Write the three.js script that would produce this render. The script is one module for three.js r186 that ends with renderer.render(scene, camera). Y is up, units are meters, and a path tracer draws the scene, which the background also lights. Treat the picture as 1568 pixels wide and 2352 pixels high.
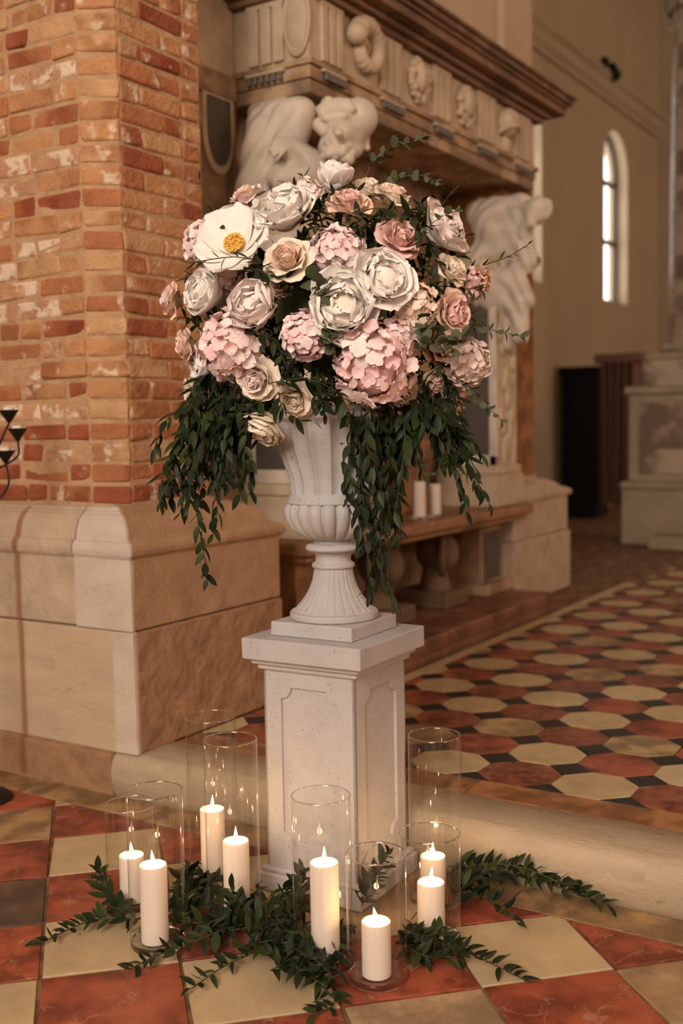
import * as THREE from 'three';
import { RoundedBoxGeometry } from 'three/addons/geometries/RoundedBoxGeometry.js';
import { mergeGeometries } from 'three/addons/utils/BufferGeometryUtils.js';
import { MarchingCubes } from 'three/addons/objects/MarchingCubes.js';
import { RectAreaLightUniformsLib } from 'three/addons/lights/RectAreaLightUniformsLib.js';

// ------------------------------------------------------------------ camera, sky, lights
const scene = new THREE.Scene();
const V3 = (x, y, z) => new THREE.Vector3(x, y, z);
const FPX = 2528.64, YAW = THREE.MathUtils.degToRad(32.1), PITCH = THREE.MathUtils.degToRad(4.555), ROLL = THREE.MathUtils.degToRad(-1.024);
const camera = new THREE.PerspectiveCamera(2 * Math.atan(1176 / FPX) * 180 / Math.PI, 1568 / 2352, 0.05, 80);
const CF = V3(Math.cos(YAW) * Math.cos(PITCH), -Math.sin(PITCH), -Math.sin(YAW) * Math.cos(PITCH));
const CR0 = V3(Math.sin(YAW), 0, Math.cos(YAW)), CU0 = CR0.clone().cross(CF);
const CR = CR0.clone().multiplyScalar(Math.cos(ROLL)).addScaledVector(CU0, Math.sin(ROLL));
const CU = CU0.clone().multiplyScalar(Math.cos(ROLL)).addScaledVector(CR0, -Math.sin(ROLL));
camera.position.set(0, 1.42, 0);
camera.quaternion.setFromRotationMatrix(new THREE.Matrix4().makeBasis(CR, CU, CF.clone().negate()));
camera.focus = 3.15; camera.userData.fStop = 1.7;

const SKY = [1.0, 0.93, 0.87];
scene.background = new THREE.Color().setRGB(SKY[0], SKY[1], SKY[2]);
scene.backgroundIntensity = 4.4;
const renderer = new THREE.WebGLRenderer({ antialias: true });
renderer.toneMapping = THREE.LinearToneMapping;
renderer.toneMappingExposure = 1.03;
renderer.shadowMap.enabled = true;
RectAreaLightUniformsLib.init();
function areaLight(name, w, h, rgb, intensity, at, to) {
  const l = new THREE.RectAreaLight(new THREE.Color().setRGB(...rgb), intensity, w, h);
  l.name = name; l.position.set(...at); l.lookAt(...to); scene.add(l); return l;
}
// daylight through the high west window behind the camera; the north lights are added warm fill
areaLight('west_window_daylight', 3.4, 3.6, [1, 0.81, 0.66], 13.6, [-4.9, 4.9, 0.3], [2.8, 1.2, -1.8]);
areaLight('added_north_fill', 1.2, 2.4, [1, 0.42, 0.16], 5.5, [1.5, 4.7, 5.9], [2.5, 1.0, -2.5]);
areaLight('added_north_fill_001', 1.2, 2.4, [1, 0.42, 0.16], 7.0, [6.5, 4.7, 5.9], [6.5, 1.0, -2.5]);
areaLight('added_north_fill_002', 2.0, 3.0, [1, 0.64, 0.38], 7.0, [14.5, 4.7, 5.9], [14.5, 3.0, -5.2]);

// ------------------------------------------------------------------ helpers
const dirPx = (x, y) => CF.clone().addScaledVector(CR, (x - 784) / FPX).addScaledVector(CU, -(y - 1176) / FPX);
const atDepth = (x, y, d) => camera.position.clone().addScaledVector(dirPx(x, y), d);
const onY = (x, y, h) => { const d = dirPx(x, y); return camera.position.clone().addScaledVector(d, (h - 1.42) / d.y); };
const onX = (x, y, X) => { const d = dirPx(x, y); return camera.position.clone().addScaledVector(d, X / d.x); };
const onZ = (x, y, Z) => { const d = dirPx(x, y); return camera.position.clone().addScaledVector(d, Z / d.z); };
let seedV = 7;
function seed(n) { seedV = n >>> 0; }
function rnd() { seedV = (seedV + 0x6D2B79F5) | 0; let t = Math.imul(seedV ^ (seedV >>> 15), 1 | seedV); t = (t + Math.imul(t ^ (t >>> 7), 61 | t)) ^ t; return ((t ^ (t >>> 14)) >>> 0) / 4294967296; }
const rr = (a, b) => a + (b - a) * rnd();
const pick = (a) => a[Math.floor(rnd() * a.length) % a.length];
const clamp = (x, a = 0, b = 1) => Math.min(b, Math.max(a, x));
const sstep = (a, b, x) => { const t = clamp((x - a) / (b - a)); return t * t * (3 - 2 * t); };
const lerp = (a, b, t) => a + (b - a) * t;
const names = {};
const numbered = (n) => { const k = names[n] = (names[n] ?? -1) + 1; return k ? n + '_' + String(k).padStart(3, '0') : n; };
function thing(name, label, category, at = [0, 0, 0], group) {
  const o = new THREE.Group(); o.name = numbered(name); o.position.set(...at); o.userData = { label, category };
  if (group) o.userData.group = group;
  scene.add(o); return o;
}
function struct(name, at = [0, 0, 0]) { const o = new THREE.Group(); o.name = numbered(name); o.position.set(...at); o.userData = { kind: 'structure' }; scene.add(o); return o; }
function part(name, geo, mat, parent) { const m = new THREE.Mesh(geo, mat); m.name = name; m.castShadow = m.receiveShadow = true; parent.add(m); return m; }
function tagMesh(name, geo, mat, label, category, at = [0, 0, 0], group) {
  const m = part(numbered(name), geo, mat, scene); m.position.set(...at); m.userData = { label, category }; if (group) m.userData.group = group; return m;
}
// geometry with uv in metres by box projection
function boxUV(g, s = 1, ox = 0, oy = 0) {
  if (g.index) g = g.toNonIndexed();
  if (!g.attributes.normal) g.computeVertexNormals();
  const p = g.attributes.position, n = g.attributes.normal, uv = new Float32Array(p.count * 2);
  for (let i = 0; i < p.count; i += 3) {
    let nx = 0, ny = 0, nz = 0; for (let k = 0; k < 3; k++) { nx += Math.abs(n.getX(i + k)); ny += Math.abs(n.getY(i + k)); nz += Math.abs(n.getZ(i + k)); }
    for (let k = 0; k < 3; k++) {
      const x = p.getX(i + k), y = p.getY(i + k), z = p.getZ(i + k); let u, v;
      if (nx >= ny && nx >= nz) { u = z; v = y; } else if (ny >= nz) { u = x; v = z; } else { u = x; v = y; }
      uv[(i + k) * 2] = u * s + ox; uv[(i + k) * 2 + 1] = v * s + oy;
    }
  }
  g.setAttribute('uv', new THREE.BufferAttribute(uv, 2)); return g;
}
const strip = (g) => { g = g.index ? g.toNonIndexed() : g; for (const k of Object.keys(g.attributes)) if (!['position', 'normal', 'uv'].includes(k)) g.deleteAttribute(k); if (!g.attributes.uv) g.setAttribute('uv', new THREE.BufferAttribute(new Float32Array(g.attributes.position.count * 2), 2)); return g; };
const merge = (list) => mergeGeometries(list.map(strip), false);
const rbox = (w, h, d, r = 0.008, seg = 2) => new RoundedBoxGeometry(w, h, d, seg, Math.min(r, w / 2.01, h / 2.01, d / 2.01));
const boxAt = (x0, x1, y0, y1, z0, z1, r = 0.006, seg = 1) => rbox(x1 - x0, y1 - y0, z1 - z0, r, seg).translate((x0 + x1) / 2, (y0 + y1) / 2, (z0 + z1) / 2);
const tube = (pts, r, n = 12, rs = 6) => new THREE.TubeGeometry(new THREE.CatmullRomCurve3(pts), n, r, rs, false);
const lathe = (prof, seg = 40) => new THREE.LatheGeometry(prof.map(([r, y]) => new THREE.Vector2(r, y)), seg);

// ------------------------------------------------------------------ noise and textures
const PERM = (() => { seed(991); const p = new Uint16Array(65536); for (let i = 0; i < 65536; i++) p[i] = Math.floor(rnd() * 65536); return p; })();
function vnoise(x, y, per, s) {
  const xi = Math.floor(x), yi = Math.floor(y), fx = x - xi, fy = y - yi, u = fx * fx * (3 - 2 * fx), v = fy * fy * (3 - 2 * fy);
  const h = (a, b) => PERM[((((a % per) + per) % per) * 73 + (((b % per) + per) % per) * 179 * 7 + s * 1013) & 65535] / 65535;
  return lerp(lerp(h(xi, yi), h(xi + 1, yi), u), lerp(h(xi, yi + 1), h(xi + 1, yi + 1), u), v);
}
function fbm(x, y, per, oct, s) { let a = 0, w = 0.5, t = 0; for (let i = 0; i < oct; i++) { a += w * vnoise(x, y, per, s + i * 17); t += w; w *= 0.55; x *= 2; y *= 2; per *= 2; } return a / t; }
const toS = (c) => c <= 0.0031308 ? c * 12.92 : 1.055 * Math.pow(c, 1 / 2.4) - 0.055;
function tex(n, fn, srgb = true, rep = 1) {
  const d = new Uint8Array(n * n * 4);
  for (let j = 0; j < n; j++) for (let i = 0; i < n; i++) {
    const c = fn(i / n, j / n), k = (j * n + i) * 4;
    if (typeof c === 'number') { d[k] = d[k + 1] = d[k + 2] = clamp(c) * 255; } else { d[k] = clamp(toS(c[0])) * 255; d[k + 1] = clamp(toS(c[1])) * 255; d[k + 2] = clamp(toS(c[2])) * 255; }
    d[k + 3] = 255;
  }
  const t = new THREE.DataTexture(d, n, n, THREE.RGBAFormat); t.wrapS = t.wrapT = THREE.RepeatWrapping; t.magFilter = THREE.LinearFilter; t.minFilter = THREE.LinearMipmapLinearFilter; t.generateMipmaps = true;
  if (srgb) t.colorSpace = THREE.SRGBColorSpace; t.repeat.set(rep, rep); t.needsUpdate = true; return t;
}
const mixc = (a, b, t) => [lerp(a[0], b[0], t), lerp(a[1], b[1], t), lerp(a[2], b[2], t)];
const L = (h) => { const f = (v) => { v /= 255; return v <= 0.04045 ? v / 12.92 : Math.pow((v + 0.055) / 1.055, 2.4); }; return [f(h[0]), f(h[1]), f(h[2])]; };
// base colour of a surface seen under the warm daylight (its sRGB value in daylit places, the tint of that light divided out)
const B = (r, g, b, k = 1) => { const l = L([r, g, b]); k *= 0.88; return [l[0] * k / 0.97, l[1] * k / (0.97 * 0.77), l[2] * k / (0.97 * 0.59)]; };
const scale3 = (c, s) => [c[0] * s, c[1] * s, c[2] * s];

// veined ridges
const ridge = (x, y, per, s) => 1 - Math.abs(2 * fbm(x, y, per, 4, s) - 1);
const T_pitted = tex(512, (u, v) => { // white cast stone: fine specks, grey dirt in patches
  const f = fbm(u * 8, v * 8, 8, 5, 3), sp = vnoise(u * 150, v * 150, 150, 9), sp2 = vnoise(u * 60, v * 60, 60, 12), pt = fbm(u * 3, v * 3, 3, 4, 21);
  let k = 0.86 + 0.14 * f; const dirt = sstep(0.5, 0.75, pt);
  if (sp > 0.86) k -= 0.25 * (sp - 0.86) / 0.14 * (0.35 + dirt); if (sp2 > 0.9) k -= 0.6 * (sp2 - 0.9) / 0.1 * 0.6;
  k -= dirt * 0.14 * fbm(u * 40, v * 40, 40, 3, 30); return [k, k * 0.985, k * 0.965];
});
const T_pitbump = tex(512, (u, v) => { const sp = vnoise(u * 60, v * 60, 60, 12); return 0.6 + 0.3 * fbm(u * 24, v * 24, 24, 5, 5) - (sp > 0.88 ? (sp - 0.88) * 3 : 0); }, false);
const T_grain = tex(512, (u, v) => { const k = 0.58 + 0.6 * fbm(u * 6, v * 6, 6, 6, 41); const d = vnoise(u * 90, v * 90, 90, 44); return [k * (d > 0.93 ? 0.8 : 1), k * (d > 0.93 ? 0.77 : 0.985), k * (d > 0.93 ? 0.73 : 0.96)]; });
const T_bump = tex(512, (u, v) => 0.5 * fbm(u * 10, v * 10, 10, 6, 61) + 0.5 * fbm(u * 40, v * 40, 40, 3, 66), false);
const T_rough = tex(512, (u, v) => fbm(u * 5, v * 5, 5, 6, 71), false);
const T_veined = tex(512, (u, v) => { // cream limestone with thin wavy veins lying along u
  const w = fbm(u * 4, v * 4, 4, 4, 81), y = v * 22 + w * 5; const l = Math.abs((y % 1) - 0.5) * 2, vein = sstep(0.9, 1.0, 1 - l) * sstep(0.4, 0.7, fbm(u * 7, v * 12, 7, 3, 90));
  const k = 0.78 + 0.28 * fbm(u * 5, v * 14, 7, 5, 84); return mixc([k, k * 0.98, k * 0.95], [0.5, 0.41, 0.31], vein * 0.4);
});
const T_red = tex(512, (u, v) => { // Verona red marble: mottled, with pale crackle veins (absolute colours)
  const mo = fbm(u * 14, v * 14, 14, 5, 101), big = fbm(u * 4, v * 4, 4, 4, 105), k = 0.5 + 0.85 * sstep(0.3, 0.7, 0.55 * mo + 0.45 * big), base = B(178, 84, 50);
  const line = (f, w) => 1 - sstep(0.0, w, Math.abs(f - 0.5)); const wx = 0.5 * fbm(u * 9, v * 9, 9, 3, 141);
  const v1 = line(fbm(u * 4 + wx, v * 7 + wx, 28, 4, 111), 0.016) * sstep(0.44, 0.56, fbm(u * 5, v * 5, 5, 3, 123)), v2 = line(fbm(u * 9 - wx, v * 6, 54, 4, 117), 0.014) * sstep(0.48, 0.6, fbm(u * 6, v * 6, 6, 3, 127));
  return mixc([base[0] * k, base[1] * k * (0.85 + 0.3 * big), base[2] * k], B(214, 158, 116), clamp(v1 + 0.8 * v2) * 0.6);
});
const T_cloud = tex(512, (u, v) => { const k = 0.46 + 0.62 * sstep(0.25, 0.75, fbm(u * 9, v * 9, 9, 6, 131)) + 0.12 * (vnoise(u * 120, v * 120, 120, 135) - 0.5); const st = sstep(0.55, 0.75, fbm(u * 4, v * 4, 4, 5, 139)); return mixc([k, k * 0.97, k * 0.92], [0.62, 0.5, 0.36], st * 0.4); });
const T_brick = tex(512, (u, v) => { const k = 0.62 + 0.5 * fbm(u * 9, v * 9, 9, 6, 151), h = vnoise(u * 40, v * 40, 40, 155); return h > 0.92 ? [k * 0.6, k * 0.5, k * 0.45] : [k, k * (0.92 + 0.1 * fbm(u * 5, v * 5, 5, 3, 158)), k * 0.92]; });
const lime = (u, v, a, b) => sstep(a, b, fbm(u * 11, v * 11, 11, 5, 171)) * sstep(0.3, 0.48, fbm(u * 26, v * 26, 26, 4, 177));
const T_limed = (base, pale, a, b, s) => tex(512, (u, v) => { const k = 0.6 + 0.55 * fbm(u * 9, v * 9, 9, 6, 151 + s); const c = scale3(base, k); const red = sstep(0.5, 0.68, fbm(u * 4 + 0.3, v * 4, 4, 5, 191 + s)); const c2 = mixc(c, [base[0] * 0.62 * k, base[1] * 0.42 * k, base[2] * 0.34 * k], red * 0.8); return mixc(c2, scale3(pale, 0.85 + 0.25 * k), lime((u + s * 0.13) % 1, (v + s * 0.29) % 1, a, b) * 0.85); });
const T_marb = tex(512, (u, v) => { const r = fbm(u * 4 + fbm(u * 5, v * 5, 5, 4, 201) * 1.2, v * 3, 4, 5, 205); const k = sstep(0.38, 0.62, r); return mixc([0.34, 0.29, 0.26], [0.95, 0.9, 0.82], k * (0.8 + 0.2 * fbm(u * 20, v * 20, 20, 3, 209))); });
const T_plaster = tex(512, (u, v) => { const k = 0.86 + 0.18 * fbm(u * 5, v * 5, 5, 6, 221); return [k, k * 0.985, k * 0.96]; });
const T_petal = tex(256, (u, v) => { const k = 0.93 + 0.09 * fbm(u * 28, v * 3, 28, 3, 231); return [k, k * 0.99, k * 0.985]; });
const T_leaf = tex(256, (u, v) => { const a = Math.abs(u - 0.5) * 2; const l = 0.75 + 0.35 * fbm(u * 20, v * 4, 20, 3, 241); const mid = a < 0.05 ? 1.5 : 1; return [l * mid, l * mid, l * mid * 0.9]; });
const rep = (t, s, sy = s) => { const c = t.clone(); c.repeat.set(s, sy); c.needsUpdate = true; return c; };
function M(rgb, o = {}) { const { phys, ...r } = o; const m = phys ? new THREE.MeshPhysicalMaterial({ roughness: 0.8, ...r }) : new THREE.MeshStandardMaterial({ roughness: 0.8, ...r }); m.color.setRGB(...rgb); return m; }

const m = {
  cast: M(B(232, 207, 188, 0.66), { map: rep(T_pitted, 2.2), bumpMap: rep(T_pitbump, 2.2), bumpScale: 0.004, roughness: 0.9 }),
  urn: M(B(226, 201, 180, 0.76), { map: rep(T_pitted, 3), bumpMap: rep(T_pitbump, 3), bumpScale: 0.003, roughness: 0.85 }),
  plinth: M(B(205, 165, 128), { map: rep(T_grain, 1.6), bumpMap: rep(T_bump, 2), bumpScale: 0.006, roughness: 0.85 }),
  plinthPale: M(B(222, 188, 158, 0.92), { map: rep(T_veined, 1.4, 0.8), bumpMap: rep(T_bump, 2), bumpScale: 0.004, roughness: 0.8 }),
  plinthTan: M(B(186, 134, 92), { map: rep(T_grain, 1.4), bumpMap: rep(T_bump, 2), bumpScale: 0.006, roughness: 0.9 }),
  plinthVein: M(B(206, 166, 126), { map: rep(T_veined, 0.7, 1.2), bumpMap: rep(T_bump, 2), bumpScale: 0.004, roughness: 0.8 }),
  plinthRough: M(B(172, 120, 80), { map: rep(T_grain, 2.2), bumpMap: rep(T_rough, 2.6), bumpScale: 0.02, roughness: 0.95 }),
  step: M(B(206, 168, 128, 0.85), { map: rep(T_veined, 1.1, 2.0), bumpMap: rep(T_bump, 2), bumpScale: 0.004, roughness: 0.6 }),
  strip: M(B(176, 112, 66), { map: rep(T_cloud, 1.6), roughness: 0.55 }),
  octCream: [M(B(205, 165, 112), { map: rep(T_grain, 2), roughness: 0.45 }), M(B(192, 150, 100), { map: rep(T_cloud, 1.3), roughness: 0.45 }), M(B(212, 174, 122), { map: rep(T_grain, 1.4), roughness: 0.5 })],
  octRed: [M([0.66, 0.7, 0.8], { map: rep(T_red, 1.6), roughness: 0.42 }), M([0.56, 0.68, 0.82], { map: rep(T_red, 2.3), roughness: 0.42 }), M([0.7, 0.76, 0.82], { map: rep(T_red, 1.2), roughness: 0.45 })],
  octBlack: M(B(40, 34, 30), { map: rep(T_grain, 2), roughness: 0.4 }),
  tileRed: [M([0.72, 0.62, 0.62], { map: rep(T_red, 1.5), bumpMap: rep(T_bump, 2), bumpScale: 0.002, roughness: 0.5 }), M([0.66, 0.6, 0.62], { map: rep(T_red, 1.1), bumpMap: rep(T_bump, 2), bumpScale: 0.002, roughness: 0.55 })],
  tileCream: [M(B(206, 165, 116), { map: rep(T_grain, 1.3), roughness: 0.55 }), M(B(178, 130, 82), { map: rep(T_cloud, 1.2), roughness: 0.55 }), M(B(196, 150, 104), { map: rep(T_cloud, 0.9), roughness: 0.6 })],
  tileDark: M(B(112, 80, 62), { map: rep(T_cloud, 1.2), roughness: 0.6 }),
  grout: M(B(140, 96, 60), { map: rep(T_cloud, 2), roughness: 0.95 }),
  mortar: M(B(208, 152, 104), { map: rep(T_grain, 3), bumpMap: rep(T_bump, 4), bumpScale: 0.01, roughness: 0.95 }),
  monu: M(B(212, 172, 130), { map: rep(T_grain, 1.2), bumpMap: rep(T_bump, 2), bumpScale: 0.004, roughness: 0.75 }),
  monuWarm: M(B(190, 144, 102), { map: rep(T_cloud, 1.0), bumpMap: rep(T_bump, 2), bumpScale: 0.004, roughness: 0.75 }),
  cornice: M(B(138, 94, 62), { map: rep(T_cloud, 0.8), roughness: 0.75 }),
  statue: M(B(224, 190, 156), { map: rep(T_grain, 2), roughness: 0.7 }),
  slate: M(B(92, 76, 60), { map: rep(T_grain, 1.5), roughness: 0.5 }),
  shelf: M(B(172, 114, 70), { map: rep(T_cloud, 1.0), roughness: 0.5 }),
  kerb: M(B(150, 92, 62), { map: rep(T_cloud, 1.2), roughness: 0.5 }),
  orange: M(B(166, 98, 58), { map: rep(T_cloud, 1.0), roughness: 0.5 }),
  supp: M(B(128, 92, 64), { map: rep(T_grain, 1.5), roughness: 0.8 }),
  guttae: M(B(110, 92, 76), { roughness: 0.8 }),
  plaster: M(B(200, 160, 118), { map: rep(T_plaster, 0.4), roughness: 0.95 }),
  pierPlaster: M(B(176, 112, 64), { map: rep(T_cloud, 1.0), roughness: 0.95 }),
  marble: M(B(200, 166, 132), { map: rep(T_marb, 1.0), roughness: 0.35 }),
  altar: M(B(176, 146, 108), { map: rep(T_grain, 1.0), roughness: 0.5 }),
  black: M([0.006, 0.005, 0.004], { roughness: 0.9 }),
  drape: M(B(132, 84, 60), { roughness: 0.95 }),
  iron: M([0.02, 0.017, 0.014], { roughness: 0.5, metalness: 0.6 }),
  wax: M([0.86, 0.78, 0.7], { phys: true, roughness: 0.55, map: T_petal }),
  waxTop: M([0.9, 0.8, 0.7], { phys: true, roughness: 0.45 }),
  wick: M([0.03, 0.02, 0.015], { roughness: 0.9 }),
  tealight: M([0.8, 0.72, 0.62], { roughness: 0.6 }),
  glass: M([0.97, 0.97, 0.96], { phys: true, roughness: 0.015, transmission: 1, thickness: 0, ior: 1.5 }),
  glassBase: M([0.96, 0.97, 0.96], { phys: true, roughness: 0.01, transmission: 1, thickness: 0.01, ior: 1.5 }),
  pane: M([0.95, 0.95, 0.95], { phys: true, roughness: 0.06, transmission: 1, thickness: 0, ior: 1.45 }),
  leadFrame: M(B(96, 72, 52), { roughness: 0.8 }),
};
const brickPale = B(230, 190, 150);
m.bricks = [
  M([1, 1, 1], { map: T_limed(B(204, 134, 82), brickPale, 0.6, 0.76, 0), bumpMap: rep(T_bump, 2.5), bumpScale: 0.012, roughness: 0.95 }),
  M([1, 1, 1], { map: T_limed(B(190, 112, 66), brickPale, 0.6, 0.76, 2), bumpMap: rep(T_bump, 2.5), bumpScale: 0.012, roughness: 0.95 }),
  M([1, 1, 1], { map: T_limed(B(216, 154, 100), brickPale, 0.6, 0.76, 4), bumpMap: rep(T_bump, 2.5), bumpScale: 0.012, roughness: 0.95 }),
  M([1, 1, 1], { map: T_limed(B(172, 86, 50), brickPale, 0.6, 0.78, 6), bumpMap: rep(T_bump, 2.5), bumpScale: 0.012, roughness: 0.95 }),
  M([1, 1, 1], { map: T_limed(B(208, 142, 96), brickPale, 0.42, 0.54, 8), bumpMap: rep(T_bump, 2.5), bumpScale: 0.012, roughness: 0.95 }),
];
const petalM = (rgb) => M(rgb, { phys: true, map: T_petal, roughness: 0.85, specularIntensity: 0.25 });
const pm = {
  white: petalM([0.98, 0.95, 0.91]), blush: petalM([0.97, 0.89, 0.85]), cream: petalM([0.95, 0.86, 0.72]), peach: petalM([0.94, 0.74, 0.62]), dusty: petalM([0.90, 0.64, 0.59]),
  pink: petalM([0.94, 0.68, 0.70]), palepink: petalM([0.95, 0.81, 0.80]), peachHyd: petalM([0.92, 0.72, 0.57]), creamHyd: petalM([0.93, 0.80, 0.68]), mauve: petalM([0.72, 0.48, 0.48]), apricot: petalM([0.82, 0.52, 0.32]),
  stamen: M([0.82, 0.50, 0.10], { roughness: 0.8 }), sepal: M([0.16, 0.17, 0.05], { roughness: 0.7 }),
};
const lm = {
  leaf: [M([0.012, 0.022, 0.009], { map: T_leaf, phys: true, specularIntensity: 0.45, roughness: 0.5 }), M([0.017, 0.030, 0.011], { map: T_leaf, phys: true, specularIntensity: 0.45, roughness: 0.52 }), M([0.010, 0.022, 0.009], { map: T_leaf, phys: true, specularIntensity: 0.45, roughness: 0.5 }), M([0.032, 0.050, 0.015], { map: T_leaf, phys: true, specularIntensity: 0.45, roughness: 0.52 })],
  euc: [M([0.085, 0.105, 0.058], { map: T_leaf, roughness: 0.7 }), M([0.06, 0.08, 0.042], { map: T_leaf, roughness: 0.7 })],
  stem: M([0.05, 0.055, 0.02], { roughness: 0.7 }), stemBrown: M([0.16, 0.10, 0.05], { roughness: 0.7 }), foam: M([0.11, 0.17, 0.06], { roughness: 1 }),
};

// ------------------------------------------------------------------ room shell
const PH = 0.17; // height of the raised floor
{
  const shell = (name, geo, mat) => { const o = part(name, boxUV(geo), mat, scene); o.userData = { kind: 'structure' }; return o; };
  const rectHole = (x0, x1, y0, y1) => { const p = new THREE.Path(); p.moveTo(x0, y0); p.lineTo(x0, y1); p.lineTo(x1, y1); p.lineTo(x1, y0); p.closePath(); return p; };
  const archHole = (x0, x1, y0, y1) => { const p = new THREE.Path(), r = (x1 - x0) / 2; p.moveTo(x0, y0); p.lineTo(x0, y1 - r); p.absarc((x0 + x1) / 2, y1 - r, r, Math.PI, 0, true); p.lineTo(x1, y0); p.closePath(); return p; };
  const wallShape = (w0, w1, h) => { const s = new THREE.Shape(); s.moveTo(w0, -0.3); s.lineTo(w1, -0.3); s.lineTo(w1, h); s.lineTo(w0, h); s.closePath(); return s; };
  const ext = (s, d) => new THREE.ExtrudeGeometry(s, { depth: d, bevelEnabled: false, curveSegments: 20 });
  // aisle wall with two arched windows (faces +z at z = -5.2)
  const WS = wallShape(-5, 18.3, 8.2);
  const wins = [[15.33, 16.45, 3.12, 5.55], [11.92, 13.06, 3.12, 5.55]];
  for (const w of wins) WS.holes.push(archHole(...w));
  shell('wall_south', ext(WS, 0.3).translate(0, 0, -5.5), m.plaster);
  wins.forEach(([x0, x1, y0, y1], k) => {
    const w = struct('window_' + (k + 1), [(x0 + x1) / 2, y0, -5.42]); const W = x1 - x0, H = y1 - y0, r = W / 2;
    const out = new THREE.Shape(); out.moveTo(-r, 0); out.lineTo(r, 0); out.lineTo(r, H - r); out.absarc(0, H - r, r, 0, Math.PI, false); out.closePath();
    const ri = r - 0.06, inn = new THREE.Path(); inn.moveTo(-ri, 0.06); inn.lineTo(-ri, H - r); inn.absarc(0, H - r, ri, Math.PI, 0, true); inn.lineTo(ri, 0.06); inn.closePath(); out.holes.push(inn);
    part('window_frame', boxUV(ext(out, 0.06)), m.leadFrame, w);
    for (const by of [H * 0.37, H * 0.72]) part('glazing_bar', boxUV(rbox(W - 0.1, 0.07, 0.05).translate(0, by, 0.03)), m.leadFrame, w);
    part('glazing_bar', boxUV(rbox(0.05, H * 0.98, 0.05).translate(0, H * 0.49, 0.03)), m.leadFrame, w);
    const rowsY = [0.06, H * 0.37, H * 0.72];
    for (let i = 0; i < 3; i++) for (const s of [-1, 1]) {
      const p = new THREE.Shape(), yA = rowsY[i] + 0.03, yB = i < 2 ? rowsY[i + 1] - 0.03 : H - r, xa = s < 0 ? -ri : 0.025, xb = s < 0 ? -0.025 : ri;
      if (i < 2) { p.moveTo(xa, yA); p.lineTo(xb, yA); p.lineTo(xb, yB); p.lineTo(xa, yB); p.closePath(); }
      else { p.moveTo(s * 0.025, yA); p.lineTo(s * ri, yA); p.lineTo(s * ri, yB); p.absarc(0, H - r, ri, s > 0 ? 0 : Math.PI, Math.PI / 2 - s * 0.05, s < 0); p.closePath(); }
      part('pane', new THREE.ShapeGeometry(p, 12).translate(0, 0, 0.03), m.pane, w);
    }
  });
  // cornice band on the aisle wall
  const cor = new THREE.Shape(); [[0, 0], [0.05, 0], [0.06, 0.05], [0.12, 0.1], [0.13, 0.2], [0.2, 0.24], [0.2, 0.3], [0, 0.3]].forEach(([a, b], i) => i ? cor.lineTo(a, b) : cor.moveTo(a, b)); cor.closePath();
  const cg = new THREE.ExtrudeGeometry(cor, { depth: 14, bevelEnabled: false }).rotateY(Math.PI / 2).scale(1, 1, -1);
  const fixWind = (g) => { const ix = g.index; if (ix) { const a = ix.array; for (let i = 0; i < a.length; i += 3) { const t = a[i]; a[i] = a[i + 2]; a[i + 2] = t; } } else { const p = g.attributes.position.array; for (let i = 0; i < p.length; i += 9) for (let k = 0; k < 3; k++) { const t = p[i + k]; p[i + k] = p[i + 6 + k]; p[i + 6 + k] = t; } g.computeVertexNormals(); } return g; };
  shell('trim_1', fixWind(cg).translate(4.2, 5.86, -5.2), m.plaster);
  // north, west (with the big doorway), east walls and the ceiling
  const WN = wallShape(-5, 18.3, 8.2); WN.holes.push(archHole(0.85, 2.15, 3.4, 6.1)); WN.holes.push(archHole(5.85, 7.15, 3.4, 6.1)); WN.holes.push(archHole(13.4, 15.6, 3, 6.4));  // unseen arched openings in the north wall, added to go with the fill lights
  shell('wall_north', ext(WN, 0.5).translate(0, 0, 6), m.plaster);
  const WW = wallShape(-6.5, 5.7, 8.2); WW.holes.push(archHole(-2.1, 1.5, 2.9, 7.0));
  shell('wall_west', ext(WW, 0.5).rotateY(Math.PI / 2).translate(-5.5, 0, 0), m.plaster);
  shell('wall_east', boxAt(18, 18.5, -0.3, 8.2, -5.7, 6.5), m.plaster);
  shell('wall_chancel', boxAt(11.75, 12.2, -0.3, 8.2, -2.95, 0.5), m.plaster);
  shell('ceiling', boxAt(-5.5, 18.5, 8.2, 8.5, -5.7, 6.5), m.plaster);
  // spandrel wall above the tomb between the two piers
  shell('wall_arcade', boxAt(3.745, 6.99, 3.62, 8.2, -3.55, -3.1), m.plaster);
}

// ------------------------------------------------------------------ floors
function polyTile(poly, yTop, th, bev = 0.002) { // polygon in x, z
  const s = new THREE.Shape(); poly.forEach(([x, z], i) => i ? s.lineTo(x, -z) : s.moveTo(x, -z)); s.closePath();
  const g = new THREE.ExtrudeGeometry(s, { depth: th - bev, bevelEnabled: true, bevelThickness: bev, bevelSize: bev, bevelOffset: -bev, bevelSegments: 1 });
  return g.rotateX(-Math.PI / 2).translate(0, yTop - th, 0);
}
function clipPoly(poly, f) { // keep f >= 0, f linear
  const out = []; for (let i = 0; i < poly.length; i++) { const a = poly[i], b = poly[(i + 1) % poly.length], fa = f(a), fb = f(b); if (fa >= 0) out.push(a); if ((fa >= 0) !== (fb >= 0)) { const t = fa / (fa - fb); out.push([lerp(a[0], b[0], t), lerp(a[1], b[1], t)]); } }
  return out;
}
const polyArea = (p) => { let a = 0; for (let i = 0; i < p.length; i++) { const q = p[(i + 1) % p.length]; a += p[i][0] * q[1] - q[0] * p[i][1]; } return Math.abs(a / 2); };
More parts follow.
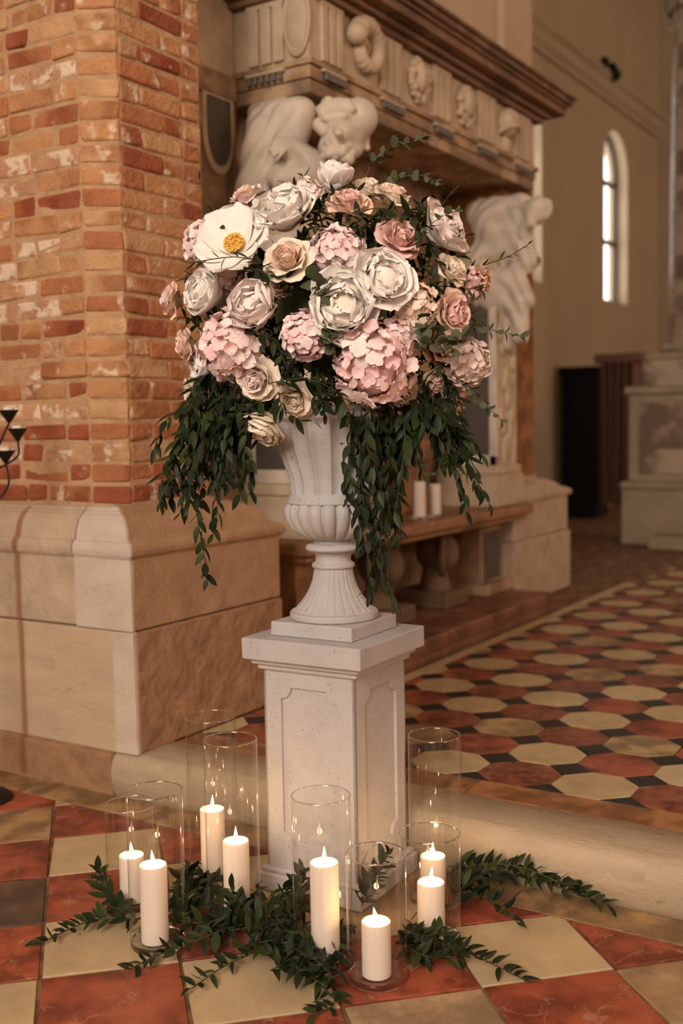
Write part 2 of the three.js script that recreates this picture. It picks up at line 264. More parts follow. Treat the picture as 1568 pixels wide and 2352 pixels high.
function tilePart(name, poly, y, th, mat, parent) {
  if (poly.length < 3 || polyArea(poly) < 0.0012) return;
  let c = [0, 0]; poly.forEach((p) => { c[0] += p[0] / poly.length; c[1] += p[1] / poly.length; });
  const g = boxUV(polyTile(poly.map(([x, z]) => [x - c[0], z - c[1]]), 0, th), 1, rr(0, 5), rr(0, 5));
  const o = part(name, g, mat, parent); o.position.set(c[0], y, c[1]); o.position.sub(parent.position); return o;
}
const floor = struct('floor');
part('floor_bed', boxUV(boxAt(-5.5, 3.08, -0.3, -0.006, -5.7, 6.5, 0.001)), m.grout, floor);
{
  seed(31); const S0 = -0.17, SD = 0.364, T0 = 2.53, TD = 0.335, q = Math.SQRT1_2, g = 0.005;
  for (let i = -9; i < 9; i++) for (let j = -9; j < 8; j++) {
    const s0 = S0 + i * SD + g, s1 = S0 + (i + 1) * SD - g, t0 = T0 + j * TD + g, t1 = T0 + (j + 1) * TD - g, cs = (s0 + s1) / 2, ct = (t0 + t1) / 2;
    const cx = (cs + ct) * q, cz = (cs - ct) * q; if (cx < 0.9 || cx > 3.2 || cz < -4.6 || cz > 0.6) continue;
    const jit = () => rr(-0.004, 0.004);
    let poly = [[s0, t0], [s1, t0], [s1, t1], [s0, t1]].map(([s, t]) => [(s + jit() + t + jit()) * q, (s - t + jit()) * q]);
    poly = clipPoly(poly, (p) => 2.905 - p[0]);
    const red = ((i + j) & 1) === 0; let mat = red ? pick(m.tileRed) : pick(m.tileCream);
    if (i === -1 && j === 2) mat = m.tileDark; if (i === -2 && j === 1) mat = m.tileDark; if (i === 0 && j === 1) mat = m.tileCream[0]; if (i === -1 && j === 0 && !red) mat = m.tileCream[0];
    tilePart('floor_tile', poly, rr(-0.0015, 0.001), 0.03, mat, floor);
  }
  let z = -4.6; while (z < 0.8) { const w = rr(0.5, 0.8); tilePart('border_slab', [[2.912, z], [3.06, z], [3.06, z + w - 0.008], [2.912, z + w - 0.008]], 0, 0.03, m.tileCream[1], floor); z += w; }
}
const floor2 = struct('floor_raised');
part('floor_bed', boxUV(boxAt(3.3, 18, -0.3, PH - 0.008, -5.7, 6.5, 0.001)), m.grout, floor2);
{
  seed(57); const PX = 0.266, PZ = 0.277, X0 = 3.447, c = 0.293 * 0.98; const rest = { c: [], r: [], k: [] };
  const bounds = (p) => clipPoly(clipPoly(clipPoly(p, (a) => a[0] - 3.447), (a) => a[1] + (a[0] > 4.05 ? 2.545 : 2.86)), (a) => 10.7 - a[0]);
  const list = [];
  for (let i = 0; i < 28; i++) for (let j = -14; j < 8; j++) {
    const cx = X0 + PX / 2 + i * PX, cz = -1.238 + j * PZ; if (cz < -2.95 || cz > 1.2) continue;
    const a = PX / 2 - 0.0015, b = PZ / 2 - 0.0015, ka = a * c * 2 * 0.5, kb = b * c * 2 * 0.5;
    const ja = () => rr(-0.004, 0.004);
    const o = [[-a, -b + 2 * kb], [-a + 2 * ka, -b], [a - 2 * ka, -b], [a, -b + 2 * kb], [a, b - 2 * kb], [a - 2 * ka, b], [-a + 2 * ka, b], [-a, b - 2 * kb]].map(([x, z]) => [cx + x + ja(), cz + z + ja()]);
    const d = [[cx - PX / 2, cz - PZ / 2 - 2 * kb], [cx - PX / 2 + 2 * ka, cz - PZ / 2], [cx - PX / 2, cz - PZ / 2 + 2 * kb], [cx - PX / 2 - 2 * ka, cz - PZ / 2]];
    const zmax = -0.266 * cx + 0.45; // the strip of floor the photograph shows, and a little more
    list.push({ name: 'octagon_tile', poly: bounds(o), mat: ((i + j) & 1) === 0 ? 'c' : 'r', near: cz < zmax, cz });
    list.push({ name: 'dot_tile', poly: bounds(d), mat: 'k', near: cz < zmax, cz });
  }
  const count = {};
  for (const t of list) {
    if (t.poly.length < 3 || polyArea(t.poly) < 0.001) continue;
    if (t.near && (count[t.name] = (count[t.name] ?? 0) + 1) < 296) tilePart(t.name, t.poly, PH + rr(-0.001, 0.001), 0.02, t.mat === 'c' ? pick(m.octCream) : t.mat === 'r' ? pick(m.octRed) : m.octBlack, floor2);
    else rest[t.mat].push(boxUV(polyTile(t.poly, PH, 0.02), 1, rr(0, 5), rr(0, 5)));
  }
  for (const [k, mat] of [['c', m.octCream[0]], ['r', m.octRed[0]], ['k', m.octBlack]]) if (rest[k].length) { const o = part('far_tiles', merge(rest[k]), mat, floor2); o.userData.kind = 'stuff'; }
  // strips of orange marble along the step and of pale stone along the tomb
  let z = -2.86; while (z < 1.2) { const w = rr(0.9, 1.3); tilePart('marble_strip', [[3.292, z], [3.443, z], [3.443, z + w - 0.004], [3.292, z + w - 0.004]], PH, 0.02, m.strip, floor2); z += w; }
  let x = 4.05; while (x < 7.4) { const w = rr(0.9, 1.2); tilePart('border_slab', [[x, -2.62], [x + w - 0.004, -2.62], [x + w - 0.004, -2.55], [x, -2.55]], PH, 0.02, m.octCream[0], floor2); x += w; }
}
// the worn stone step along the raised floor
{
  const st = struct('step'); seed(77); const prof = [[0.03, -0.02], [0.0, 0.03], [-0.004, 0.09], [0.004, 0.13], [0.018, 0.155], [0.045, 0.168], [0.1, 0.171], [0.235, 0.1705], [0.237, 0.1]];
  let z = -2.985; const N = 14; const ends = [0.15, 2.4];
  for (const e of ends) {
    const pos = [], uv = [], idx = [];
    for (let k = 0; k <= N; k++) { const zz = lerp(z, e - 0.003, k / N); prof.forEach(([px, py], i) => { const n = fbm(zz * 3 + 20, i * 0.7 + 3, 64, 3, 301) - 0.5; pos.push(3.052 + px + n * 0.012, py + (i > 3 && i < 7 ? n * 0.01 : 0), zz); uv.push(zz, i < 5 ? py : 0.17 + px); }); }
    const P = prof.length; for (let k = 0; k < N; k++) for (let i = 0; i < P - 1; i++) { const a = k * P + i; idx.push(a, a + P, a + 1, a + 1, a + P, a + P + 1); }
    const g = new THREE.BufferGeometry(); g.setAttribute('position', new THREE.Float32BufferAttribute(pos, 3)); g.setAttribute('uv', new THREE.Float32BufferAttribute(uv, 2)); g.setIndex(idx); g.computeVertexNormals();
    part('step_block', g, m.step, st); z = e;
  }
  part('step_core', boxUV(boxAt(3.075, 3.29, -0.02, 0.155, -2.98, 2.4, 0.001)), m.step, st);
}

// ------------------------------------------------------------------ brick pier on its stone plinth
function jitterBox(w, h, d, amt, r = 0.008) {
  const g = rbox(w, h, d, r, 1), p = g.attributes.position, k0 = rnd() * 100;
  for (let i = 0; i < p.count; i++) { const x = p.getX(i), y = p.getY(i), z = p.getZ(i); const n = (s) => vnoise(x * 26 + k0 + s * 7 + z * 13, y * 34 + k0 * 1.7 + s * 3, 4096, 5) - 0.5; p.setXYZ(i, x + n(1) * amt, y + n(2) * amt, z + n(3) * amt); }
  g.computeVertexNormals(); return g;
}
const C0 = [3.068, -2.872];
{
  const pier = thing('brick_pier', 'weathered orange brick pier on a moulded stone plinth, streaked with old limewash', 'pier', [0, 0, 0]);
  const blk = (x0, x1, y0, y1, z0, z1, mat, r = 0.008) => { const g = boxUV(jitterBox(x1 - x0, y1 - y0, z1 - z0, 0.006, r), 1, rr(0, 9), rr(0, 9)); const o = part('stone_block', g, mat, pier); o.position.set((x0 + x1) / 2, (y0 + y1) / 2, (z0 + z1) / 2); return o; };
  seed(5);
  blk(3.068, 3.085, 0.648, 0.94, -3.163, -2.872, m.plinthPale, 0.003); blk(3.0855, 4.043, 0.648, 0.94, -3.163, -2.8715, m.plinthTan, 0.002);
  blk(3.072, 4.04, 0.648, 0.94, -4.62, -3.168, m.plinth);
  blk(3.068, 3.09, PH, 0.643, -2.978, -2.868, m.plinthPale, 0.004);
  blk(3.0905, 4.052, PH, 0.643, -2.978, -2.866, m.plinthRough);
  blk(3.078, 4.05, PH - 0.005, 0.643, -4.62, -2.983, m.plinthVein);
  blk(3.055, 3.4, -0.03, PH - 0.008, -3.7, -2.99, m.plinthRough, 0.015);
  blk(3.05, 3.4, -0.03, PH - 0.008, -4.62, -3.705, m.plinthRough, 0.015);
  // moulding
  const prof = [[-0.004, 0.925], [-0.014, 0.938], [-0.017, 0.955], [-0.012, 0.972], [0, 0.985], [0.018, 0.99], [0.022, 0.998], [0.03, 1.03], [0.05, 1.062], [0.08, 1.085], [0.098, 1.09], [0.1, 1.098], [0.118, 1.101], [0.122, 1.11], [0.137, 1.115], [0.2, 1.118]];
  const mould = (paths) => { const pos = [], nJ = paths(0).length; const uv = []; for (let i = 0; i < prof.length - 1; i++) { const A = paths(prof[i][0]), Bq = paths(prof[i + 1][0]), y0 = prof[i][1], y1 = prof[i + 1][1]; for (let j = 0; j < nJ - 1; j++) { const a = [A[j][0], y0, A[j][1]], b = [A[j + 1][0], y0, A[j + 1][1]], c = [Bq[j + 1][0], y1, Bq[j + 1][1]], d = [Bq[j][0], y1, Bq[j][1]]; for (const t of [a, b, c, a, c, d]) { pos.push(...t); uv.push(t[0] + t[2], t[1]); } } } const g = new THREE.BufferGeometry(); g.setAttribute('position', new THREE.Float32BufferAttribute(pos, 3)); g.setAttribute('uv', new THREE.Float32BufferAttribute(uv, 2)); g.computeVertexNormals(); return g; };
  part('moulding', mould((o) => [[C0[0] + o * 0.64, -4.62], [C0[0] + o * 0.64, -3.166]]), m.plinth, pier);
  part('moulding', mould((o) => [[C0[0] + o * 0.64, -3.162], [C0[0] + o * 0.64, C0[1] - o], [C0[0] + 0.012 + o * 0.64, C0[1] - o]]), m.plinthPale, pier);
  part('moulding', mould((o) => [[C0[0] + 0.0125 + o * 0.64, C0[1] - o], [4.043 - o * 2.2, C0[1] - o], [4.043 - o * 2.2, -4.6]]), m.plinthTan, pier);
  // reddish brown streak with soft noisy edges down the west face
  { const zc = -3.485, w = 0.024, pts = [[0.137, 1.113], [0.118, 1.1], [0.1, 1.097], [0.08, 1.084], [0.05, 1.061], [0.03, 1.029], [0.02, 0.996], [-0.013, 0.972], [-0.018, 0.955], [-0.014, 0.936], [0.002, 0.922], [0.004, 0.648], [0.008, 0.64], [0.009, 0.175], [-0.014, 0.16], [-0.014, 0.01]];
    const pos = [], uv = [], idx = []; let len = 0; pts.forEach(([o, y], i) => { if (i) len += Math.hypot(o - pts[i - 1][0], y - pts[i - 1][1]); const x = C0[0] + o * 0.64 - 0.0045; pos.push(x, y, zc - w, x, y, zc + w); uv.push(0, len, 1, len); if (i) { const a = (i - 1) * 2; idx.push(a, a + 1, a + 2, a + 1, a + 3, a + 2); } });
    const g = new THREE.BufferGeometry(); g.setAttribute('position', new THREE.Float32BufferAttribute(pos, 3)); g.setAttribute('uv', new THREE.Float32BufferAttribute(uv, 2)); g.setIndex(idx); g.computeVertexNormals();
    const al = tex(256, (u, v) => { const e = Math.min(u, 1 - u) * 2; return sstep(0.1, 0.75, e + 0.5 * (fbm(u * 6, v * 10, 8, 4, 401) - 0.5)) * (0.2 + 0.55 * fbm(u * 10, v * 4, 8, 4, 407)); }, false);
    const mt = M(B(172, 100, 54), { alphaMap: al, transparent: true, roughness: 0.9 }); part('brown_streak', g, mt, pier); }
  // bricks
  const A = [3.155, -3.135], Cc = [3.235, -3.008], CH = 0.0822, JT = 0.013, Y0 = 1.12, ROWS = 27;
  const core = new THREE.Shape(); [[A[0] + 0.007, -4.6], [A[0] + 0.007, A[1]], [Cc[0] + 0.002, Cc[1] - 0.007], [3.733, Cc[1] - 0.007], [3.733, -4.6]].forEach(([x, z], i) => i ? core.lineTo(x, -z) : core.moveTo(x, -z)); core.closePath();
  part('mortar_core', boxUV(new THREE.ExtrudeGeometry(core, { depth: 8.2 - 1.1, bevelEnabled: false }).rotateX(-Math.PI / 2).translate(0, 1.1, 0)), m.mortar, pier);
  const wallB = new THREE.Group();
  const brick = (px, pz, ang, len, y, mat, dep = 0.05, out = 0) => {
    const h = CH - JT + rr(-0.004, 0.004); const g = boxUV(jitterBox(len, h, dep, 0.014, 0.011), 1, rr(0, 9), rr(0, 9));
    const o = part('brick', g, mat, pier); const nx = Math.sin(ang), nz = Math.cos(ang); // outward normal
    o.rotation.y = ang; o.position.set(px - nx * (dep / 2 - out), y + CH / 2 + rr(-0.002, 0.002), pz - nz * (dep / 2 - out)); o.rotation.z = rr(-0.008, 0.008);
  };
  const choose = (y, zone) => { const r = rnd(); if (y < 1.28) return r < 0.65 ? m.bricks[3] : m.bricks[1]; if (zone === 'l' && y < 2.0) return r < 0.5 ? m.bricks[4] : r < 0.75 ? m.bricks[0] : r < 0.9 ? m.bricks[1] : m.bricks[3]; if (zone === 'c') return r < 0.4 ? m.bricks[2] : r < 0.8 ? m.bricks[0] : m.bricks[1]; if (zone === 'r') return r < 0.45 ? m.bricks[0] : r < 0.7 ? m.bricks[1] : r < 0.9 ? m.bricks[2] : m.bricks[3]; return r < 0.32 ? m.bricks[0] : r < 0.52 ? m.bricks[1] : r < 0.78 ? m.bricks[2] : r < 0.88 ? m.bricks[3] : m.bricks[4]; };
  seed(11); const angC = Math.atan2(-(Cc[1] - A[1]), (Cc[0] - A[0])); // chamfer
  const chLen = Math.hypot(Cc[0] - A[0], Cc[1] - A[1]); const chN = Math.atan2(-(Cc[1] - A[1]), Cc[0] - A[0]);
  for (let r = 0; r < ROWS; r++) {
    const y = Y0 + r * CH;
    // chamfer brick: normal perpendicular to A->Cc, pointing to the camera side
    const nx = -(Cc[1] - A[1]) / chLen, nz = (Cc[0] - A[0]) / chLen;
    brick((A[0] + Cc[0]) / 2, (A[1] + Cc[1]) / 2, Math.atan2(nx, nz), chLen + 0.004, y, choose(y, 'c'), 0.05, rr(-0.001, 0.003));
    // right face (+z)
    let x = Cc[0] + JT * 0.6; const seq = r & 1 ? [0.125, 0.25, 0.12] : [0.245, 0.125, 0.122]; for (const l0 of seq) { let l = Math.min(l0 + rr(-0.008, 0.008), 3.742 - x); if (l < 0.04) break; brick(x + l / 2, Cc[1], 0, l - JT * 0.5, y, choose(y, 'r'), 0.05, rr(-0.004, 0.004)); x += l; }
    // west face (-x)
    let z = A[1] - JT * 0.6, alt = (r & 1) === 0; while (z > -4.35) { const l = (alt ? 0.255 : 0.128) + rr(-0.012, 0.012); brick(A[0], z - l / 2, -Math.PI / 2, l - JT, y, choose(y, 'l'), 0.05, rr(-0.005, 0.005)); z -= l; alt = rnd() < 0.3 ? alt : !alt; }
  }
}

// ------------------------------------------------------------------ second pier, beyond the tomb
{
  const pier = thing('plastered_pier', 'brown plastered pier on a stone plinth at the far end of the tomb', 'pier');
  const blk = (x0, x1, y0, y1, z0, z1, mat) => part('stone_block', boxUV(boxAt(x0, x1, y0, y1, z0, z1, 0.01), 1, x0 * 3, y0 * 5), mat, pier);
  blk(6.86, 7.915, PH, 0.6, -4.6, -2.93, m.plinth); blk(6.87, 7.895, 0.603, 0.87, -4.6, -2.945, m.plinth);
  const prof = [[-0.015, 0.87], [-0.017, 0.9], [0, 0.92], [0.03, 0.935], [0.05, 0.965], [0.09, 0.995], [0.12, 1.0], [0.125, 1.03], [0.14, 1.04]]; const pos = [];
  for (let i = 0; i < prof.length - 1; i++) { const P = (o) => [[6.87 + o, -4.6], [6.87 + o, -2.945 - o], [7.895 - o * 2.6, -2.945 - o], [7.895 - o * 2.6, -4.6]]; const a = P(prof[i][0]), b = P(prof[i + 1][0]); for (let j = 0; j < 3; j++) for (const [q, y] of [[a[j], prof[i][1]], [a[j + 1], prof[i][1]], [b[j + 1], prof[i + 1][1]], [a[j], prof[i][1]], [b[j + 1], prof[i + 1][1]], [b[j], prof[i + 1][1]]]) pos.push(q[0], y, q[1]); }
  const g = new THREE.BufferGeometry(); g.setAttribute('position', new THREE.Float32BufferAttribute(pos, 3)); g.computeVertexNormals(); part('moulding', boxUV(g), m.plinth, pier);
  part('shaft', boxUV(boxAt(7.0, 7.52, 1.03, 3.6, -4.5, -3.06, 0.01)), m.pierPlaster, pier);
  part('upper_shaft', boxUV(boxAt(7.0, 7.5, 3.6, 8.2, -4.5, -3.05, 0.01)), m.plaster, pier);
}

// ------------------------------------------------------------------ carved tomb between the piers
function sdfGeo(fn, lo, hi, res) {
  const mc = new MarchingCubes(res, new THREE.MeshBasicMaterial(), false, false, 220000); mc.isolation = 0; const n = res, c = lo.clone().add(hi).multiplyScalar(0.5), h = hi.clone().sub(lo).multiplyScalar(0.5);
  const p = V3(0, 0, 0); for (let z = 0; z < n; z++) for (let y = 0; y < n; y++) for (let x = 0; x < n; x++) { p.set(c.x + h.x * (x - n / 2) / (n / 2), c.y + h.y * (y - n / 2) / (n / 2), c.z + h.z * (z - n / 2) / (n / 2)); mc.field[x + y * n + z * n * n] = -fn(p); }
  mc.update(); const cnt = mc.count, pos = new Float32Array(cnt * 3), nor = new Float32Array(cnt * 3), e = 0.004;
  for (let i = 0; i < cnt; i++) {
    p.set(c.x + h.x * mc.positionArray[i * 3], c.y + h.y * mc.positionArray[i * 3 + 1], c.z + h.z * mc.positionArray[i * 3 + 2]); pos.set([p.x, p.y, p.z], i * 3);
    const g = V3(fn(V3(p.x + e, p.y, p.z)) - fn(V3(p.x - e, p.y, p.z)), fn(V3(p.x, p.y + e, p.z)) - fn(V3(p.x, p.y - e, p.z)), fn(V3(p.x, p.y, p.z + e)) - fn(V3(p.x, p.y, p.z - e))).normalize(); nor.set([g.x, g.y, g.z], i * 3);
  }
  // keep the winding in line with the normals
  for (let i = 0; i < cnt; i += 3) { const a = V3(pos[i * 3], pos[i * 3 + 1], pos[i * 3 + 2]), b = V3(pos[i * 3 + 3], pos[i * 3 + 4], pos[i * 3 + 5]), d = V3(pos[i * 3 + 6], pos[i * 3 + 7], pos[i * 3 + 8]); if (b.clone().sub(a).cross(d.clone().sub(a)).dot(V3(nor[i * 3], nor[i * 3 + 1], nor[i * 3 + 2])) < 0) for (let k = 0; k < 3; k++) { let t = pos[i * 3 + 3 + k]; pos[i * 3 + 3 + k] = pos[i * 3 + 6 + k]; pos[i * 3 + 6 + k] = t; t = nor[i * 3 + 3 + k]; nor[i * 3 + 3 + k] = nor[i * 3 + 6 + k]; nor[i * 3 + 6 + k] = t; } }
  const g = new THREE.BufferGeometry(); g.setAttribute('position', new THREE.BufferAttribute(pos, 3)); g.setAttribute('normal', new THREE.BufferAttribute(nor, 3)); return boxUV(g);
}
const smin = (a, b, k) => { const h = Math.max(k - Math.abs(a - b), 0) / k; return Math.min(a, b) - h * h * k * 0.25; };
const capsule = (p, a, b, ra, rb) => { const ab = b.clone().sub(a), t = clamp(p.clone().sub(a).dot(ab) / ab.lengthSq()); return p.distanceTo(a.clone().addScaledVector(ab, t)) - lerp(ra, rb, t); };
// bodies laid out as capsules: [x, y, depth offset, x2, y2, depth offset 2, radius, radius 2] in picture pixels about a known distance
function bodySDF(D, list, cuts, k, folds) {
  const s = D / FPX, prim = list.map((q) => [atDepth(q[0], q[1], D + q[2]), atDepth(q[3], q[4], D + q[5]), q[6] * s, q[7] * s, q[8] ?? k]), cut = cuts.map((q) => [atDepth(q[0], q[1], D + q[2]), atDepth(q[3], q[4], D + q[5]), q[6] * s, q[7] * s]);
  const fn = (p) => { let d = 1e3; for (const q of prim) d = smin(d, capsule(p, q[0], q[1], q[2], q[3]), q[4]); for (const q of cut) d = -smin(-d, capsule(p, q[0], q[1], q[2], q[3]), 0.02); return d + (folds ? folds(p) : 0); };
  const lo = V3(1e3, 1e3, 1e3), hi = V3(-1e3, -1e3, -1e3); for (const q of prim) for (const e of [0, 1]) { const r = q[2 + e] + 0.03; lo.min(q[e].clone().addScalar(-r)); hi.max(q[e].clone().addScalar(r)); }
  return { fn, lo, hi };
}
{
  const T = thing('carved_tomb', 'large carved stone wall tomb with heavy entablature, frieze and bench shelf', 'tomb');
  const bx = (n, x0, x1, y0, y1, z0, z1, mat, r = 0.006, par = T) => part(n, boxUV(boxAt(x0, x1, y0, y1, z0, z1, r)), mat, par);
  const XL = 4.47, XR = 7.245, ZF = -2.94, ZB = -3.38;
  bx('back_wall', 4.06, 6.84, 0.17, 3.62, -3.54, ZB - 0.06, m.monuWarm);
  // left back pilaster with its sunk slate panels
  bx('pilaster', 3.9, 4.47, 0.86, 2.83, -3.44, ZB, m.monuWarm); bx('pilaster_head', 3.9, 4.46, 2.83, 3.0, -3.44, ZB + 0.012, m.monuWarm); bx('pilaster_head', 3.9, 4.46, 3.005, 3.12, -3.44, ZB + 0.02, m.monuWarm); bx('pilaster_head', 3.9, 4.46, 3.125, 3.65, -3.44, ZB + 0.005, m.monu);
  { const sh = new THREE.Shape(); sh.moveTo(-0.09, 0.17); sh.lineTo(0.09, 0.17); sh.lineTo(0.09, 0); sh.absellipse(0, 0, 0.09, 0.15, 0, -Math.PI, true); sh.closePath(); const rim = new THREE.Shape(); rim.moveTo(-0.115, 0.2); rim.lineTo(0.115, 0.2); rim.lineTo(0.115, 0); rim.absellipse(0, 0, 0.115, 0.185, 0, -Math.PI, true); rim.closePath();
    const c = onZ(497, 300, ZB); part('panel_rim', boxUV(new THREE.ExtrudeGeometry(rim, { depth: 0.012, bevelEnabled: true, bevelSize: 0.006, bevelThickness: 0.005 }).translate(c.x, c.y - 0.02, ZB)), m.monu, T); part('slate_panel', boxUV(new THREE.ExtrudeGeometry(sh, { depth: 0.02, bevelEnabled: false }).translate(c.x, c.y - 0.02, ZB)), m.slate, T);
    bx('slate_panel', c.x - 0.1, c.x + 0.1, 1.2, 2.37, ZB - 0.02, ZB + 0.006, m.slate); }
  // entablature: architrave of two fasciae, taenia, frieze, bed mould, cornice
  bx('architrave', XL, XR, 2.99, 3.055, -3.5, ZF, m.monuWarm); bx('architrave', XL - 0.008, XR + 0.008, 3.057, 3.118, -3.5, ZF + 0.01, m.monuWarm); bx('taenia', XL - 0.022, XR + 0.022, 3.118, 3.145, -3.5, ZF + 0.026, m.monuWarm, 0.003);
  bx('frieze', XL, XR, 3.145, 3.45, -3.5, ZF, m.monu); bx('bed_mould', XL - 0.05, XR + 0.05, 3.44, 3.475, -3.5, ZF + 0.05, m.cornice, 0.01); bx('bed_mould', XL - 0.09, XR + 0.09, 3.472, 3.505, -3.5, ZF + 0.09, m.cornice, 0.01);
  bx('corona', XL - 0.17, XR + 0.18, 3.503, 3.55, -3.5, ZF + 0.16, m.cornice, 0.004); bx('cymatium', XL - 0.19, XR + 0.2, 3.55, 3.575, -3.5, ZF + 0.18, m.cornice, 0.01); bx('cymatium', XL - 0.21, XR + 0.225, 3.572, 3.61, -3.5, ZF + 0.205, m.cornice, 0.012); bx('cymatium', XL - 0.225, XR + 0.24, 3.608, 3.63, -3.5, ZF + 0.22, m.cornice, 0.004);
  // triglyphs with guttae, and metope carvings
  const tri = (cx, w, face) => { const gs = [], gu = []; for (let k = 0; k < 3; k++) { const u = (k - 1) * w / 3; gs.push(rbox(w / 3 - 0.012, 0.27, 0.026, 0.008, 1).translate(u, 3.29, 0.008)); } gs.push(rbox(w, 0.03, 0.03, 0.004, 1).translate(0, 3.43, 0.008)); gs.push(rbox(w + 0.01, 0.014, 0.03, 0.002, 1).translate(0, 3.11, 0.018)); for (let k = 0; k < 6; k++) gu.push(new THREE.CylinderGeometry(0.008, 0.014, 0.04, 8).translate((k - 2.5) * w / 6, 3.085, 0.03)); const a = merge(gs), b = merge(gu); const put = (g) => face ? g.rotateY(-Math.PI / 2).translate(XL, 0, cx) : g.translate(cx, 0, ZF); const tg = part('triglyph', boxUV(put(a)), m.monu, T); part('guttae', put(b), m.guttae, tg); };
  const triX = [[735, 785], [868, 918], [990, 1030], [1092, 1132], [1176, 1212]].map(([a, b]) => { const A = onZ(a, 250, ZF).x, Bx = onZ(b, 250, ZF).x; return [(A + Bx) / 2, Bx - A]; });
  for (const [c, w] of triX) tri(c, w, false);
  tri((ZF + ZB) / 2 - 0.02, 0.22, true);
  { const g = new THREE.SphereGeometry(1, 20, 14).scale(0.03, 0.16, 0.075); const c = onX(693, 55, XL); part('medallion', boxUV(g.translate(XL, 3.33, ZF - 0.06)), m.monu, T); part('medallion', boxUV(new THREE.TorusGeometry(1, 0.16, 8, 24).rotateY(Math.PI / 2).scale(0.06, 0.15, 0.07).translate(XL - 0.01, 3.33, ZF - 0.06)), m.monu, T); }
  seed(70); for (let i = 0; i < 4; i++) { const c = (triX[i][0] + triX[i + 1][0]) / 2, gs = [];
    if (i === 0) { for (let k = 0; k < 26; k++) { const a = k * 0.36, r = 0.02 + k * 0.0042; gs.push(new THREE.SphereGeometry(0.022 + k * 0.0014, 10, 8).translate(c + Math.cos(a) * r, 3.3 + Math.sin(a) * r, ZF + 0.02 + k * 0.0012)); } }
    else if (i === 1 || i === 2) { gs.push(new THREE.SphereGeometry(0.07, 14, 10).scale(0.9, 1.3, 0.7).translate(c, 3.32, ZF + 0.02)); for (let k = 0; k < 22; k++) { const a = k / 22 * 6.28; gs.push(new THREE.SphereGeometry(rr(0.018, 0.03), 8, 6).translate(c + Math.cos(a) * rr(0.07, 0.1), 3.3 + Math.sin(a) * rr(0.08, 0.11), ZF + rr(0.01, 0.03))); } }
    else { gs.push(new THREE.SphereGeometry(0.085, 16, 12).scale(1, 1.1, 0.9).translate(c, 3.33, ZF + 0.03)); gs.push(new THREE.TorusGeometry(0.08, 0.016, 8, 20).rotateX(1.2).translate(c, 3.27, ZF + 0.03)); gs.push(new THREE.SphereGeometry(0.05, 10, 8).scale(1, 1.2, 0.6).translate(c + 0.01, 3.2, ZF + 0.01)); }
    part('metope_carving', boxUV(merge(gs)), m.monu, T); }
  // herm pilasters on their base blocks, with framed slate on the west sides
  const herm = (x0, x1, zf) => { bx('herm', x0 + 0.012, x1, 1.12, 2.5, -3.38, zf, m.monu); bx('herm_base', x0 - 0.07, x1 + 0.05, 0.86, 1.07, -3.38, zf + 0.03, m.monu, 0.01); bx('herm_base', x0 - 0.04, x1 + 0.03, 1.07, 1.13, -3.38, zf + 0.02, m.monu, 0.015);
    bx('panel_frame', x0, x0 + 0.03, 1.13, 2.35, zf - 0.055, zf, m.statue); bx('panel_frame', x0, x0 + 0.03, 1.13, 1.2, -3.36, zf, m.statue); bx('panel_frame', x0, x0 + 0.03, 2.27, 2.35, -3.36, zf, m.statue); const pf = bx('panel_frame', x0, x0 + 0.03, 1.13, 2.35, -3.38, -3.31, m.statue); bx('slate_panel', x0 + 0.004, x0 + 0.03, 1.18, 2.3, -3.33, zf - 0.05, m.slate, 0.004, pf); };
  herm(4.47, 4.82, -2.97); herm(6.66, 7.0, -2.97);
  { const gs = []; seed(44); for (let k = 0; k < 34; k++) gs.push(new THREE.SphereGeometry(rr(0.025, 0.05), 8, 6).scale(0.8, rr(1.2, 2.6), 0.5).translate(rr(6.7, 6.95), rr(1.2, 2.2), -2.965)); part('herm_carving', boxUV(merge(gs)), m.monu, T); }
  // bench shelf, its supports, and the low kerb
  bx('bench_shelf', 4.3, 7.08, 0.79, 0.86, -3.44, -2.88, m.shelf, 0.02); bx('bench_shelf', 4.34, 7.05, 0.755, 0.792, -3.44, -2.92, m.shelf, 0.012);
  bx('bench_support', 4.36, 4.6, 0.29, 0.757, -3.4, -3.0, m.shelf); bx('slate_panel', 4.352, 4.38, 0.36, 0.7, -3.3, -3.1, m.slate); bx('bench_support', 6.5, 6.85, 0.29, 0.757, -3.4, -3.02, m.monuWarm); bx('slate_panel', 6.56, 6.8, 0.38, 0.7, -3.1, -3.012, m.slate);
  bx('bench_support', 6.44, 6.9, 0.29, 0.37, -3.4, -2.94, m.monuWarm, 0.015);
  for (const [cx, s] of [[5.35, 1], [6.05, 1]]) { const gs = [new THREE.SphereGeometry(0.13, 18, 14).scale(0.8, 1, 1.1).translate(cx, 0.62, -3.1), new THREE.CylinderGeometry(0.06, 0.12, 0.24, 14).translate(cx, 0.45, -3.12), new THREE.TorusGeometry(0.13, 0.022, 8, 24).rotateY(0.4).translate(cx, 0.62, -3.06)]; part('lion_foot_support', boxUV(merge(gs)), m.supp, T); bx('support_block', cx - 0.16, cx + 0.16, 0.29, 0.39, -3.35, -2.96, m.supp, 0.015); }
  bx('kerb', 4.06, 6.86, 0.17, 0.29, -3.5, -2.66, m.kerb, 0.015); bx('kerb', 4.06, 6.86, 0.17, 0.215, -2.7, -2.62, m.kerb, 0.01);
  // statues under the entablature
  const foldA = (p) => 0.006 * Math.sin(p.y * 38 + 9 * Math.sin(p.z * 9) + p.x * 14) * (p.y < 2.95 ? 1 : 0.2);
  const D1 = 5.32; seed(91);
